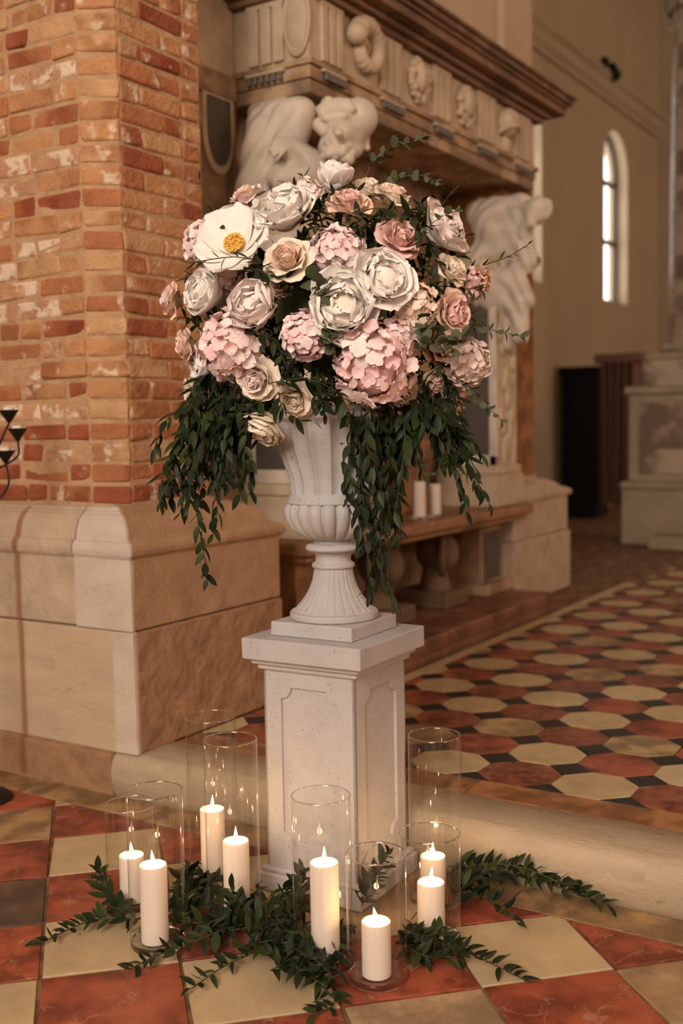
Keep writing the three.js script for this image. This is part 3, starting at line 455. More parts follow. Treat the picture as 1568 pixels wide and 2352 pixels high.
  const L1 = [[600, 265, 0.12, 690, 262, 0.0, 34, 36], [615, 290, 0.06, 605, 450, 0.08, 48, 60], [650, 270, 0.0, 668, 430, -0.02, 40, 50], [690, 255, -0.05, 680, 330, -0.05, 26, 24], [590, 300, 0, 572, 450, 0.03, 22, 30], [745, 385, -0.14, 668, 338, -0.16, 30, 22], [668, 338, -0.16, 640, 322, -0.17, 22, 16, 0.02], [645, 325, -0.17, 625, 345, -0.2, 7, 6, 0.012], [650, 333, -0.19, 628, 358, -0.21, 7, 6, 0.012], [658, 340, -0.2, 636, 366, -0.22, 7, 6, 0.012], [645, 318, -0.16, 626, 330, -0.18, 8, 6, 0.012], [640, 410, -0.12, 700, 400, -0.15, 26, 30], [720, 420, -0.1, 740, 430, -0.1, 30, 30]];
  const C1 = [[632, 290, -0.16, 640, 312, -0.16, 8, 10], [680, 290, -0.13, 678, 320, -0.13, 5, 6], [668, 392, -0.28, 676, 388, -0.28, 8, 7], [600, 300, -0.1, 640, 400, -0.12, 4, 4]];
  const b1 = bodySDF(D1, L1, C1, 0.05, foldA);
  // bowed head: skull, brow, nose, beard and curls
  const H1 = [[822, 272, -0.22, 815, 285, -0.22, 44, 42], [772, 285, -0.3, 775, 305, -0.3, 40, 34], [800, 300, -0.26, 812, 340, -0.24, 36, 22], [838, 330, -0.2, 843, 340, -0.2, 10, 7], [770, 290, -0.4, 776, 306, -0.42, 7, 10, 0.015], [745, 272, -0.37, 790, 264, -0.37, 8, 8, 0.015], [760, 340, -0.3, 790, 352, -0.27, 28, 22]];
  for (let k = 0; k < 30; k++) { const a = rr(2.4, 5.6), r0 = rr(28, 46); H1.push([772 + Math.cos(a) * r0, 276 + Math.sin(a) * r0 * 0.95, -0.34 + rr(0, 0.06), 772 + Math.cos(a) * r0 + rr(-4, 4), 276 + Math.sin(a) * r0 + rr(-4, 4), -0.34, rr(9, 14), rr(9, 13), 0.006]); }
  for (let k = 0; k < 22; k++) H1.push([rr(738, 806), rr(322, 368), -0.36 + rr(0, 0.06), rr(742, 800), rr(330, 368), -0.34, rr(8, 12), rr(7, 10), 0.006]);
  const h1 = bodySDF(D1, H1, [[749, 285, -0.42, 752, 285, -0.42, 10, 10], [783, 280, -0.42, 786, 279, -0.42, 10, 10], [762, 328, -0.4, 778, 325, -0.4, 10, 10]], 0.03);
  const s1 = thing('stone_statue', 'bowed bearded stone figure in heavy robes under the near corner of the entablature', 'statue'); part('robed_body', sdfGeo(b1.fn, b1.lo, b1.hi, 72), m.statue, s1); part('bearded_head', sdfGeo(h1.fn, h1.lo, h1.hi, 96), m.statue, s1);
  const D2 = 7.25; seed(92);
  const L2 = [[1100, 490, 0.1, 1200, 468, -0.05, 32, 24], [1130, 520, 0, 1165, 560, 0, 46, 48], [1190, 500, -0.1, 1195, 560, -0.1, 26, 28], [1205, 560, -0.12, 1216, 600, -0.15, 20, 18], [1216, 600, -0.15, 1160, 640, -0.1, 17, 22], [1110, 600, 0.05, 1140, 680, 0, 44, 46], [1100, 680, 0, 1200, 690, -0.1, 26, 24], [1195, 655, -0.15, 1206, 690, -0.16, 22, 20], [1190, 720, -0.12, 1196, 770, -0.12, 22, 20], [1160, 720, 0, 1165, 790, 0, 22, 18]];
  const H2 = [[1238, 478, -0.2, 1232, 492, -0.2, 25, 24], [1222, 495, -0.24, 1218, 512, -0.25, 17, 12], [1226, 515, -0.27, 1228, 519, -0.28, 5, 4, 0.01], [1206, 520, -0.2, 1200, 540, -0.18, 15, 12], [1212, 480, -0.14, 1224, 484, -0.2, 20, 20]];
  for (let k = 0; k < 14; k++) { const a = rr(-1.8, 1.2); H2.push([1240 + Math.cos(a) * 20, 476 + Math.sin(a) * 20, -0.22, 1241 + Math.cos(a) * 20, 478 + Math.sin(a) * 20, -0.22, 8, 7, 0.012]); }
  const b2 = bodySDF(D2, L2, [[1184, 585, -0.3, 1190, 630, -0.3, 12, 12]], 0.06, foldA), h2 = bodySDF(D2, H2, [], 0.03);
  const s2 = thing('stone_statue', 'stooping stone figure with lowered head at the far end of the entablature', 'statue'); part('robed_body', sdfGeo(b2.fn, b2.lo, b2.hi, 64), m.statue, s2); part('bowed_head', sdfGeo(h2.fn, h2.lo, h2.hi, 48), m.statue, s2);
  // sarcophagus on the bench
  const sg = thing('sarcophagus', 'orange marble sarcophagus resting on the tomb bench', 'sarcophagus'); part('chest', boxUV(boxAt(4.95, 6.07, 1.16, 1.6, -3.42, -3.13, 0.05, 3)), m.orange, sg); part('lid', boxUV(boxAt(4.92, 6.1, 1.6, 1.7, -3.43, -3.11, 0.03, 2)), m.orange, sg); for (const x of [5.1, 5.8]) part('foot', boxUV(boxAt(x, x + 0.14, 0.86, 1.17, -3.38, -3.2, 0.03, 2)), m.orange, sg);
}

// ------------------------------------------------------------------ altar with marble column, dark doorway and drapes beyond
{
  const A = thing('side_altar', 'marble side altar with veined column on stacked plinths beyond the chequered floor', 'altar'); const bx = (n, x0, x1, y0, y1, z0, z1, mat, r = 0.01) => part(n, boxUV(boxAt(x0, x1, y0, y1, z0, z1, r), 1, x0, y0), mat, A);
  bx('plinth', 10.8, 11.73, PH, 0.72, -3.47, 0.5, m.altar); bx('plinth_moulding', 10.78, 11.73, 0.72, 0.8, -3.49, 0.5, m.altar, 0.03);
  bx('pedestal', 10.84, 11.73, 0.8, 1.66, -3.41, -2.3, m.altar); bx('veined_panel', 10.825, 10.9, 0.88, 1.58, -3.3, -2.45, m.marble, 0.005); bx('pedestal_cap', 10.8, 11.73, 1.66, 1.74, -3.45, -2.25, m.altar, 0.02);
  bx('veined_block', 10.86, 11.7, 1.74, 2.0, -3.29, -2.35, m.marble); bx('column_base', 10.85, 11.6, 2.0, 2.06, -3.24, -2.44, m.altar, 0.02);
  part('column_base', boxUV(new THREE.TorusGeometry(0.3, 0.05, 10, 32).rotateX(Math.PI / 2).translate(11.2, 2.1, -2.84)), m.altar, A);
  part('column_shaft', cylUV(lathe([[0.29, 2.12], [0.27, 2.2], [0.265, 3.4], [0.25, 4.6], [0.235, 5.15], [0.26, 5.18], [0.26, 5.22], [0.235, 5.24]], 40)).translate(11.2, 0, -2.84), m.marble, A);
  const gs = [lathe([[0.235, 5.2], [0.25, 5.4], [0.34, 5.75], [0.4, 5.8], [0.4, 5.88]], 32).translate(11.2, 0, -2.84)]; seed(19); for (let k = 0; k < 40; k++) { const a = k / 20 * 6.283, r = k < 20 ? 0.29 : 0.33, y = k < 20 ? 5.42 : 5.62; gs.push(new THREE.SphereGeometry(0.055, 8, 6).scale(1, 1.7, 0.8).translate(11.2 + Math.cos(a) * r, y, -2.84 + Math.sin(a) * r)); } part('capital', boxUV(merge(gs)), m.marble, A);
  bx('step', 10.45, 10.8, PH, 0.3, -3.1, 0.5, m.altar);
  
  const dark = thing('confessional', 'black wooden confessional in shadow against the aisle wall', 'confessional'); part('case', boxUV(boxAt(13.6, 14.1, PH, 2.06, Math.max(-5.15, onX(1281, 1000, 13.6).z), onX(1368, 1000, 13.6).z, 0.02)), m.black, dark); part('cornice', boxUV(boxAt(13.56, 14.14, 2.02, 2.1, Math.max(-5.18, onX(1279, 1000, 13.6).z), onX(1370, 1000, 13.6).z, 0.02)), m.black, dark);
  function cylUV(g) { const u = g.attributes.uv, q = g.attributes.position; for (let i = 0; i < u.count; i++) u.setXY(i, u.getX(i) * 1.6, q.getY(i)); return g; }
  // pleated drape
  const D = thing('pleated_curtain', 'dark red brown pleated curtain hanging beside the black confessional', 'curtain'); const pos = [], idx = [], N = 60, R = 6, a0 = onX(1376, 900, 13.6), a1 = onX(1470, 900, 13.6); for (let i = 0; i <= N; i++) for (let j = 0; j <= R; j++) { const u = i / N, v = j / R; pos.push(13.6 + 0.1 * Math.sin(u * 34), lerp(0.35, 2.17, v), lerp(a0.z, a1.z, u) + 0.012 * Math.cos(u * 34) + 0.03 * (1 - v) * Math.sin(u * 9)); } for (let i = 0; i < N; i++) for (let j = 0; j < R; j++) { const a = i * (R + 1) + j; idx.push(a, a + R + 1, a + 1, a + 1, a + R + 1, a + R + 2); }
  const g = new THREE.BufferGeometry(); g.setAttribute('position', new THREE.Float32BufferAttribute(pos, 3)); g.setIndex(idx); g.computeVertexNormals(); part('cloth', boxUV(g), m.drape, D); part('pelmet', boxUV(boxAt(13.5, 13.7, 2.12, 2.24, a0.z - 0.04, a1.z + 0.04, 0.02)), m.drape, D);
  const lp = thing('spotlight', 'small dark spotlight fixed on the aisle wall cornice', 'spotlight', onZ(1402, 160, -5.0).toArray()); part('can', new THREE.CylinderGeometry(0.07, 0.09, 0.2, 16).rotateZ(1.2).translate(0.1, 0, 0), m.iron, lp); part('bracket', rbox(0.3, 0.05, 0.05).translate(-0.15, 0.02, -0.05), m.iron, lp); part('yoke', new THREE.SphereGeometry(0.07, 12, 10).translate(-0.26, 0.03, 0), m.iron, lp);
}

// ------------------------------------------------------------------ pedestal and urn
const PED = [2.825, -1.805], PROT = THREE.MathUtils.degToRad(1.5);
{
  const p = thing('stone_pedestal', 'square white cast stone pedestal with notched sunk panels, holding the urn', 'pedestal', [PED[0], 0, PED[1]]); p.rotation.y = PROT;
  const H0 = 0.785, SW = 0.318;
  seed(3);
  const slab = (n, w, y0, y1, r, amt = 0.002) => part(n, boxUV(jitterBoxFine(w, y1 - y0, w, amt, r).translate(0, (y0 + y1) / 2, 0)), m.cast, p);
  function jitterBoxFine(w, h, d, amt, r) { const g = rbox(w, h, d, r, 3), q = g.attributes.position; for (let i = 0; i < q.count; i++) { const x = q.getX(i), y = q.getY(i), z = q.getZ(i), k = (vnoise(x * 18 + 40, y * 18 + z * 18 + 40, 4096, 8) - 0.5) * amt * 2; q.setXYZ(i, x * (1 + k / w), y, z * (1 + k / d)); } return g; }
  slab('cap', 0.412, H0 - 0.066, H0, 0.006); slab('cap_moulding', 0.372, H0 - 0.082, H0 - 0.064, 0.006); slab('cap_moulding', 0.346, H0 - 0.1, H0 - 0.08, 0.008); slab('shaft', SW - 0.018, 0.03, H0 - 0.095, 0.003);
  slab('base_moulding', 0.35, 0.055, 0.075, 0.009); slab('base_moulding', 0.372, 0, 0.058, 0.008);
  // frame plates with a notched panel cut out, one on each side
  const h0 = 0.07, h1 = H0 - 0.095, w2 = SW / 2, pw = 0.098, pb = 0.15, pt = h1 - 0.055, nr = 0.036;
  const s = new THREE.Shape(); s.moveTo(-w2, h0); s.lineTo(w2, h0); s.lineTo(w2, h1); s.lineTo(-w2, h1); s.closePath();
  const hole = new THREE.Path(); hole.moveTo(-pw + nr, pb); hole.lineTo(pw - nr, pb); hole.absarc(pw, pb, nr, Math.PI, Math.PI / 2, true); hole.lineTo(pw, pt - nr); hole.absarc(pw, pt, nr, Math.PI * 1.5, Math.PI, true); hole.lineTo(-pw + nr, pt); hole.absarc(-pw, pt, nr, 0, -Math.PI / 2, true); hole.lineTo(-pw, pb + nr); hole.absarc(-pw, pb, nr, Math.PI / 2, 0, true); hole.closePath(); s.holes.push(hole);
  const fg = new THREE.ExtrudeGeometry(s, { depth: 0.007, bevelEnabled: true, bevelThickness: 0.002, bevelSize: 0.002, bevelOffset: -0.002, bevelSegments: 2, curveSegments: 8 });
  for (let k = 0; k < 4; k++) { const g = fg.clone().translate(0, 0, w2 - 0.009).rotateY(k * Math.PI / 2); part('panel_frame', boxUV(g, 1, k * 0.37, k * 0.21), m.cast, p); }
  // fluted urn
  const u = thing('garden_urn', 'tall white stone urn with fluted body and gadrooned bowl on the pedestal', 'urn', [PED[0], H0, PED[1]]); u.rotation.y = PROT;
  part('square_base', boxUV(jitterBoxFine(0.284, 0.044, 0.284, 0.003, 0.006).translate(0, 0.022, 0)), m.urn, u);
  const rev = (prof, seg, mod) => { // revolve with a radius modulation, profile points interpolated
    const pos = [], uv = [], idx = []; const n = prof.length; for (let i = 0; i < n; i++) for (let j = 0; j <= seg; j++) { const a = j / seg * Math.PI * 2, t = i / (n - 1), r = prof[i][0] * (1 + (mod ? mod(a, t) : 0)); pos.push(Math.sin(a) * r, prof[i][1], Math.cos(a) * r); uv.push(a * 0.12, prof[i][1]); } for (let i = 0; i < n - 1; i++) for (let j = 0; j < seg; j++) { const a = i * (seg + 1) + j; idx.push(a, a + 1, a + seg + 1, a + 1, a + seg + 2, a + seg + 1); }
    const g = new THREE.BufferGeometry(); g.setAttribute('position', new THREE.Float32BufferAttribute(pos, 3)); g.setAttribute('uv', new THREE.Float32BufferAttribute(uv, 2)); g.setIndex(idx); g.computeVertexNormals(); return g; };
  const spl = (pts, n) => { const c = new THREE.CatmullRomCurve3(pts.map(([r, y]) => V3(r, y, 0))); return c.getPoints(n).map((v) => [v.x, v.y]); };
  const Y = (py) => (1450 - py) / 746; // picture rows at the urn's distance to heights above the cap
  part('foot_ring', rev([[0.02, 0.043], [0.134, 0.043], [0.136, 0.05], [0.136, 0.062], [0.132, 0.068], [0.05, 0.069]], 64), m.urn, u);
  part('fluted_foot', rev(spl([[0.13, 0.066], [0.118, 0.078], [0.098, 0.1], [0.079, 0.13], [0.067, 0.16], [0.061, 0.19], [0.059, 0.2]], 24), 240, (a, t) => { const w = Math.abs(Math.sin(a * 13)); return -0.05 * Math.pow(1 - w, 4) * sstep(1, 0.93, t) * sstep(0, 0.05, t) - 0.012; }), m.urn, u);
  part('collar', rev(spl([[0.058, 0.197], [0.064, 0.2], [0.066, 0.206], [0.064, 0.212], [0.057, 0.216], [0.054, 0.225], [0.056, 0.238], [0.064, 0.248], [0.078, 0.252], [0.084, 0.258], [0.082, 0.266], [0.074, 0.273], [0.06, 0.277], [0.058, 0.29]], 48), 64), m.urn, u);
  part('gadrooned_bowl', rev(spl([[0.05, 0.284], [0.07, 0.287], [0.098, 0.298], [0.124, 0.318], [0.142, 0.345], [0.149, 0.368], [0.147, 0.386], [0.139, 0.397], [0.13, 0.402]], 40), 320, (a, t) => { const w = Math.abs(Math.sin(a * 10)); return (Math.pow(w, 0.45) - 1) * 0.13 * sstep(0.97, 0.85, t) * sstep(0, 0.1, t); }), m.urn, u);
  part('waist', rev(spl([[0.128, 0.395], [0.139, 0.4], [0.137, 0.408], [0.131, 0.418], [0.127, 0.428]], 14), 96), m.urn, u);
  part('fluted_body', rev(spl([[0.124, 0.42], [0.1235, 0.435], [0.127, 0.47], [0.137, 0.5], [0.149, 0.535], [0.161, 0.568], [0.172, 0.61], [0.18, 0.655]], 30), 288, (a, t) => { const w = Math.abs(Math.sin(a * 9)); return (-0.1 * Math.pow(w, 0.7)) * sstep(0.0, 0.1, t) * sstep(1, 0.96, t) + 0.02; }), m.urn, u);
  part('rim', rev(spl([[0.174, 0.65], [0.184, 0.655], [0.188, 0.664], [0.184, 0.672], [0.19, 0.68], [0.191, 0.686], [0.18, 0.69], [0.155, 0.684]], 26), 72), m.urn, u);
}

// ------------------------------------------------------------------ glass cylinders with pillar candles
const flameMat = M([1, 0.7, 0.4], { roughness: 1, emissive: new THREE.Color().setRGB(1, 0.62, 0.3), emissiveIntensity: 9 });
function candle(label, at, r, top, group, lit = true, lean = 0) {
  const h = top - at.y, c = thing('pillar_candle', label, 'candle', at.toArray(), group);
  const prof = [[0, 0], [r * 0.97, 0], [r, 0.003]]; for (let k = 1; k <= 6; k++) prof.push([r, 0.003 + (h - 0.008) * k / 6]); prof.push([r * 0.985, h - 0.002], [r * 0.95, h], [r * 0.86, h - 0.0015], [r * 0.6, h - 0.005], [r * 0.25, h - 0.006], [0, h - 0.006]);
  part('wax_body', lathe(prof, 40), m.wax, c);
  const wk = part('wick', tube([V3(0, h - 0.007, 0), V3(0.0005, h, 0), V3(0.002 + lean * 0.002, h + 0.008, 0.0005)], 0.0011, 6, 5), m.wick, c);
  if (lit) {
    const f = part('flame', lathe([[0, 0], [0.003, 0.002], [0.0052, 0.007], [0.0056, 0.012], [0.0045, 0.02], [0.0026, 0.029], [0.001, 0.036], [0, 0.04]], 16), flameMat, wk); f.position.set(0.001, h + 0.002, 0); f.rotation.z = lean; f.castShadow = false; f.userData.label = 'bright burning flame';
    const l = new THREE.PointLight(new THREE.Color().setRGB(1, 0.56, 0.24), 0.065, 0, 2); l.name = 'candle_light'; l.position.set(0.001, h + 0.014, 0); l.shadow.radius = 0.4; l.castShadow = true; c.add(l);
  }
  return c;
}
function vase(label, at, r, h, group) {
  const v = thing('glass_cylinder', label, 'vase', at.toArray(), group);
  part('wall', new THREE.CylinderGeometry(r, r, h - 0.012, 64, 1, true).translate(0, 0.012 + (h - 0.012) / 2, 0), m.glass, v);
  part('rim', new THREE.TorusGeometry(r - 0.0017, 0.0021, 8, 64).rotateX(Math.PI / 2).translate(0, h, 0), m.glassBase, v);
  part('thick_base', lathe([[0, 0], [r * 0.9, 0], [r - 0.004, 0.002], [r, 0.008], [r, 0.016], [r - 0.003, 0.02], [r * 0.9, 0.0175], [0, 0.0165]], 48), m.glassBase, v);
  return v;
}
// [rim centre x, y, distance, radius, candle x, candle top y, lean, vase label, candle label]
const VS = [
  [299, 1846, 3.27, 0.077, 302, 1963, 0.1, 'short clear glass cylinder behind the taller one at the garland end', 'white pillar candle burning in the short cylinder at the garland end'],
  [353, 1815, 3.0, 0.077, 351, 1985, 0.12, 'clear glass cylinder standing on the pale floor tile beside the short cylinder', 'tall white pillar candle burning over the pale floor tile'],
  [483, 1645, 3.36, 0.077, 487, 1857, -0.05, 'tallest thin glass cylinder standing by the step behind the pedestal edge', 'white pillar candle burning in the tallest cylinder by the step'],
  [528, 1698, 3.14, 0.077, 541, 1930, 0, 'tall glass cylinder close to the west face of the pedestal', 'white pillar candle burning against the west face of the pedestal'],
  [736, 1826, 2.87, 0.078, 744, 1980, -0.03, 'glass cylinder standing right before the pedestal corner', 'white pillar candle burning right before the pedestal corner'],
  [862, 1960, 2.8, 0.077, 863, 2115, 0.3, 'short wide glass cylinder on the red marble tile with fully visible thick base', 'short stubby white pillar candle on the red marble tile'],
  [986, 1913, 3.0, 0.083, 989, 2025, -0.2, 'wide glass cylinder in front of the slender one beside the pedestal', 'white pillar candle burning half hidden by garland leaves'],
  [997, 1688, 3.24, 0.078, 994, 1965, 0.05, 'tall slender glass cylinder between the pedestal and the step', 'white pillar candle burning in the slender cylinder by the step'],
];
const vasePos = [];
for (const [x, y, D, r, cx, cy, lean, lv, lc] of VS) { const t = atDepth(x, y, D), c = atDepth(cx, cy, D); const base = V3(t.x, 0, t.z); vasePos.push([t.x, t.z, r]); vase(lv, base, r, t.y, 'glass cylinders around the pedestal'); const off = V3(c.x - t.x, 0, c.z - t.z); if (off.length() > r * 0.45) off.setLength(r * 0.45); candle(lc, V3(t.x + off.x, 0.0185, t.z + off.z), 0.0375, c.y, 'pillar candles around the pedestal', true, lean); }
for (const [x, top, l, lc] of [[964, 1106, 'small glass holder on the tomb bench by the sarcophagus foot', 'white unlit pillar candle on the tomb bench by the sarcophagus foot'], [999, 1112, 'small glass holder on the tomb bench nearer the stone statue', 'white unlit pillar candle on the tomb bench nearer the stone statue']]) { const b = onZ(x, 1180, -2.98), t = onZ(x, top, -2.98); vase(l, V3(b.x, 0.861, b.z), 0.05, 0.26, 'glass holders on the bench'); candle(lc, V3(b.x, 0.878, b.z), 0.035, t.y, 'candles on the bench', false); }

// ------------------------------------------------------------------ iron candle stand at the pier
{
  const c = thing('iron_candelabra', 'black iron candelabra with cone cups holding tealights beside the brick pier', 'candelabra'), D = 4.1, foot = onY(-40, 1838, 0);
  part('foot', lathe([[0, 0], [0.11, 0], [0.115, 0.01], [0.09, 0.03], [0.03, 0.05], [0.012, 0.07], [0.012, 0.09]], 28).translate(foot.x, 0, foot.z), m.iron, c);
  part('post', tube([V3(foot.x, 0.05, foot.z), V3(foot.x, 0.8, foot.z), V3(foot.x, 1.35, foot.z)], 0.01, 8, 8), m.iron, c);
  const hub = V3(foot.x, 1.1, foot.z); const cups = [[20, 943], [40, 985], [12, 1036]];
  cups.forEach(([px, py], i) => { const t = atDepth(px, py, D); part('cone_cup', lathe([[0, -0.045], [0.006, -0.045], [0.036, 0], [0.038, 0.002], [0.034, 0.001], [0.004, -0.038]], 24).translate(t.x, t.y, t.z), m.iron, c); const lo = t.clone(); lo.y -= 0.045; const mid = atDepth([12, 42, 20][i], [990, 1045, 1110][i], D), far = atDepth([-10, -2, -5][i], [1035, 1075, 1145][i], D); part('arm', tube([lo, mid, far, atDepth(-40, [1060, 1090, 1130][i], D)], 0.0042, 16, 6), m.iron, c);
    const tl = tagMesh('tealight', lathe([[0, 0], [0.019, 0], [0.02, 0.002], [0.02, 0.014], [0.018, 0.016], [0, 0.015]], 24), m.tealight, 'small white tealight in the ' + ['highest', 'middle', 'lowest'][i] + ' iron cone cup', 'tealight', [t.x, t.y - 0.004, t.z], 'tealights on the iron candelabra'); });
}

// ------------------------------------------------------------------ petals, blooms, leaves
function petalGeo({ L = 1, W = 0.5, t0 = 0.3, bend = 0, tip = 0, cup = 0.4, ruf = 0, freq = 5, ph = 0, rho = 0, nu = 6, nv = 7, mid = 0.66, notch = 0, base = 1.2 }) {
  const pos = [], uv = [], idx = []; let y = 0, z = 0, pv = 0;
  for (let j = 0; j <= nv; j++) {
    const v = 1 - Math.pow(1 - j / nv, 1.35), al = t0 + bend * v + tip * sstep(0.6, 1, v) , dv = (v - pv) * L; pv = v; y += Math.cos(al) * dv; z += Math.sin(al) * dv; const e = v < mid ? (v - mid) / (mid * base) : (v - mid) / ((1 - mid) * 1.012); const w = W * Math.pow(Math.max(0.004, 1 - Math.pow(Math.abs(e), 2.3)), 0.45);
    for (let i = 0; i <= nu; i++) { const u = i / nu * 2 - 1; const inn = cup * u * u * w + ruf * L * Math.sin(u * freq + ph + v * 2) * v * v * (0.4 + Math.abs(u)); const cut = -0.05 * L * u * u * v * v - notch * L * Math.exp(-u * u * 30) * v * v; pos.push(u * w * Math.cos(Math.min(1, cup) * u * 0.4), y + Math.sin(al) * inn + Math.cos(al) * cut, rho + z - Math.cos(al) * inn + Math.sin(al) * cut); uv.push(u * 0.5 + 0.5, v); }
  }
  for (let j = 0; j < nv; j++) for (let i = 0; i < nu; i++) { const a = j * (nu + 1) + i; idx.push(a, a + 1, a + nu + 1, a + 1, a + nu + 2, a + nu + 1); }
  const g = new THREE.BufferGeometry(); g.setAttribute('position', new THREE.Float32BufferAttribute(pos, 3)); g.setAttribute('uv', new THREE.Float32BufferAttribute(uv, 2)); g.setIndex(idx); g.computeVertexNormals(); return g;
}
for (const k in pm) pm[k].side = THREE.DoubleSide; for (const k of [...lm.leaf, ...lm.euc]) k.side = THREE.DoubleSide; m.drape.side = THREE.DoubleSide; m.glass.side = THREE.DoubleSide; m.pane.side = THREE.DoubleSide;
const K = {};
seed(201);
K.rose = [[4, { rho: 0.05, L: 0.8, W: 0.2, t0: 0.12, bend: -0.3, cup: 1.1 }], [5, { rho: 0.12, L: 0.84, W: 0.36, t0: 0.2, bend: -0.25, cup: 0.9, tip: 0.35, ruf: 0.02 }], [5, { rho: 0.19, L: 0.86, W: 0.48, t0: 0.36, bend: -0.2, cup: 0.65, tip: 0.7, ruf: 0.03 }], [6, { rho: 0.24, L: 0.88, W: 0.54, t0: 0.62, bend: -0.05, cup: 0.42, tip: 0.9, ruf: 0.04 }], [5, { rho: 0.26, L: 0.9, W: 0.6, t0: 0.95, bend: 0.1, cup: 0.25, tip: 0.95, ruf: 0.05 }]].map(([n, o], k) => ({ n, k, g: [0, 1].map((q) => petalGeo({ ...o, ph: q * 2.1 + k })) }));
const layersOf = (list, nvar) => list.map(([n, o], k) => ({ n, k, g: Array.from({ length: nvar }, (_, q) => petalGeo({ ...o, ph: q * 1.9 + k, L: o.L * (0.94 + q * 0.05), t0: o.t0 + (q - 1) * 0.06 })) }));
K.peony = layersOf([[7, { rho: 0.04, L: 1.14, W: 0.64, t0: 1.25, bend: -0.6, cup: 0.32, tip: 0.15, ruf: 0.04, notch: 0.03 }], [8, { rho: 0.05, L: 1.08, W: 0.58, t0: 1.0, bend: -0.7, cup: 0.4, ruf: 0.045, freq: 5, notch: 0.04 }], [7, { rho: 0.08, L: 1.0, W: 0.5, t0: 0.78, bend: -0.8, cup: 0.42, ruf: 0.06, freq: 6, notch: 0.04 }], [7, { rho: 0.16, L: 0.86, W: 0.42, t0: 0.55, bend: -0.7, cup: 0.4, ruf: 0.08, freq: 6, tip: 0.5 }], [7, { rho: 0.16, L: 0.78, W: 0.34, t0: 0.3, bend: -0.4, cup: 0.35, ruf: 0.09, freq: 7, tip: 0.9 }]], 3);
K.bowl = layersOf([[6, { rho: 0.04, L: 1.12, W: 0.68, t0: 1.2, bend: -0.85, cup: 0.4, ruf: 0.025, notch: 0.03 }], [6, { rho: 0.05, L: 1.14, W: 0.64, t0: 0.98, bend: -1.0, cup: 0.45, ruf: 0.03, freq: 5 }], [5, { rho: 0.1, L: 1.04, W: 0.54, t0: 0.75, bend: -1.0, cup: 0.45, ruf: 0.04, freq: 5 }], [5, { rho: 0.14, L: 0.9, W: 0.42, t0: 0.5, bend: -0.8, cup: 0.4, ruf: 0.06, freq: 6, tip: 0.3 }]], 3);
const floretGeo = [0, 1, 2].map((q) => merge([0, 1, 2, 3].map((k) => petalGeo({ L: 1, W: 0.5, t0: 1.1 + 0.12 * q, bend: -0.1 + 0.3 * q, cup: 0.3 - 0.2 * q, ruf: 0.09, ph: q * 2 + k, nu: 4, nv: 4, mid: 0.64, base: 1.02 }).rotateY(k * Math.PI / 2 + q * 0.2))));
const upQ = (axis, spin) => new THREE.Quaternion().setFromUnitVectors(V3(0, 1, 0), axis).multiply(new THREE.Quaternion().setFromAxisAngle(V3(0, 1, 0), spin));
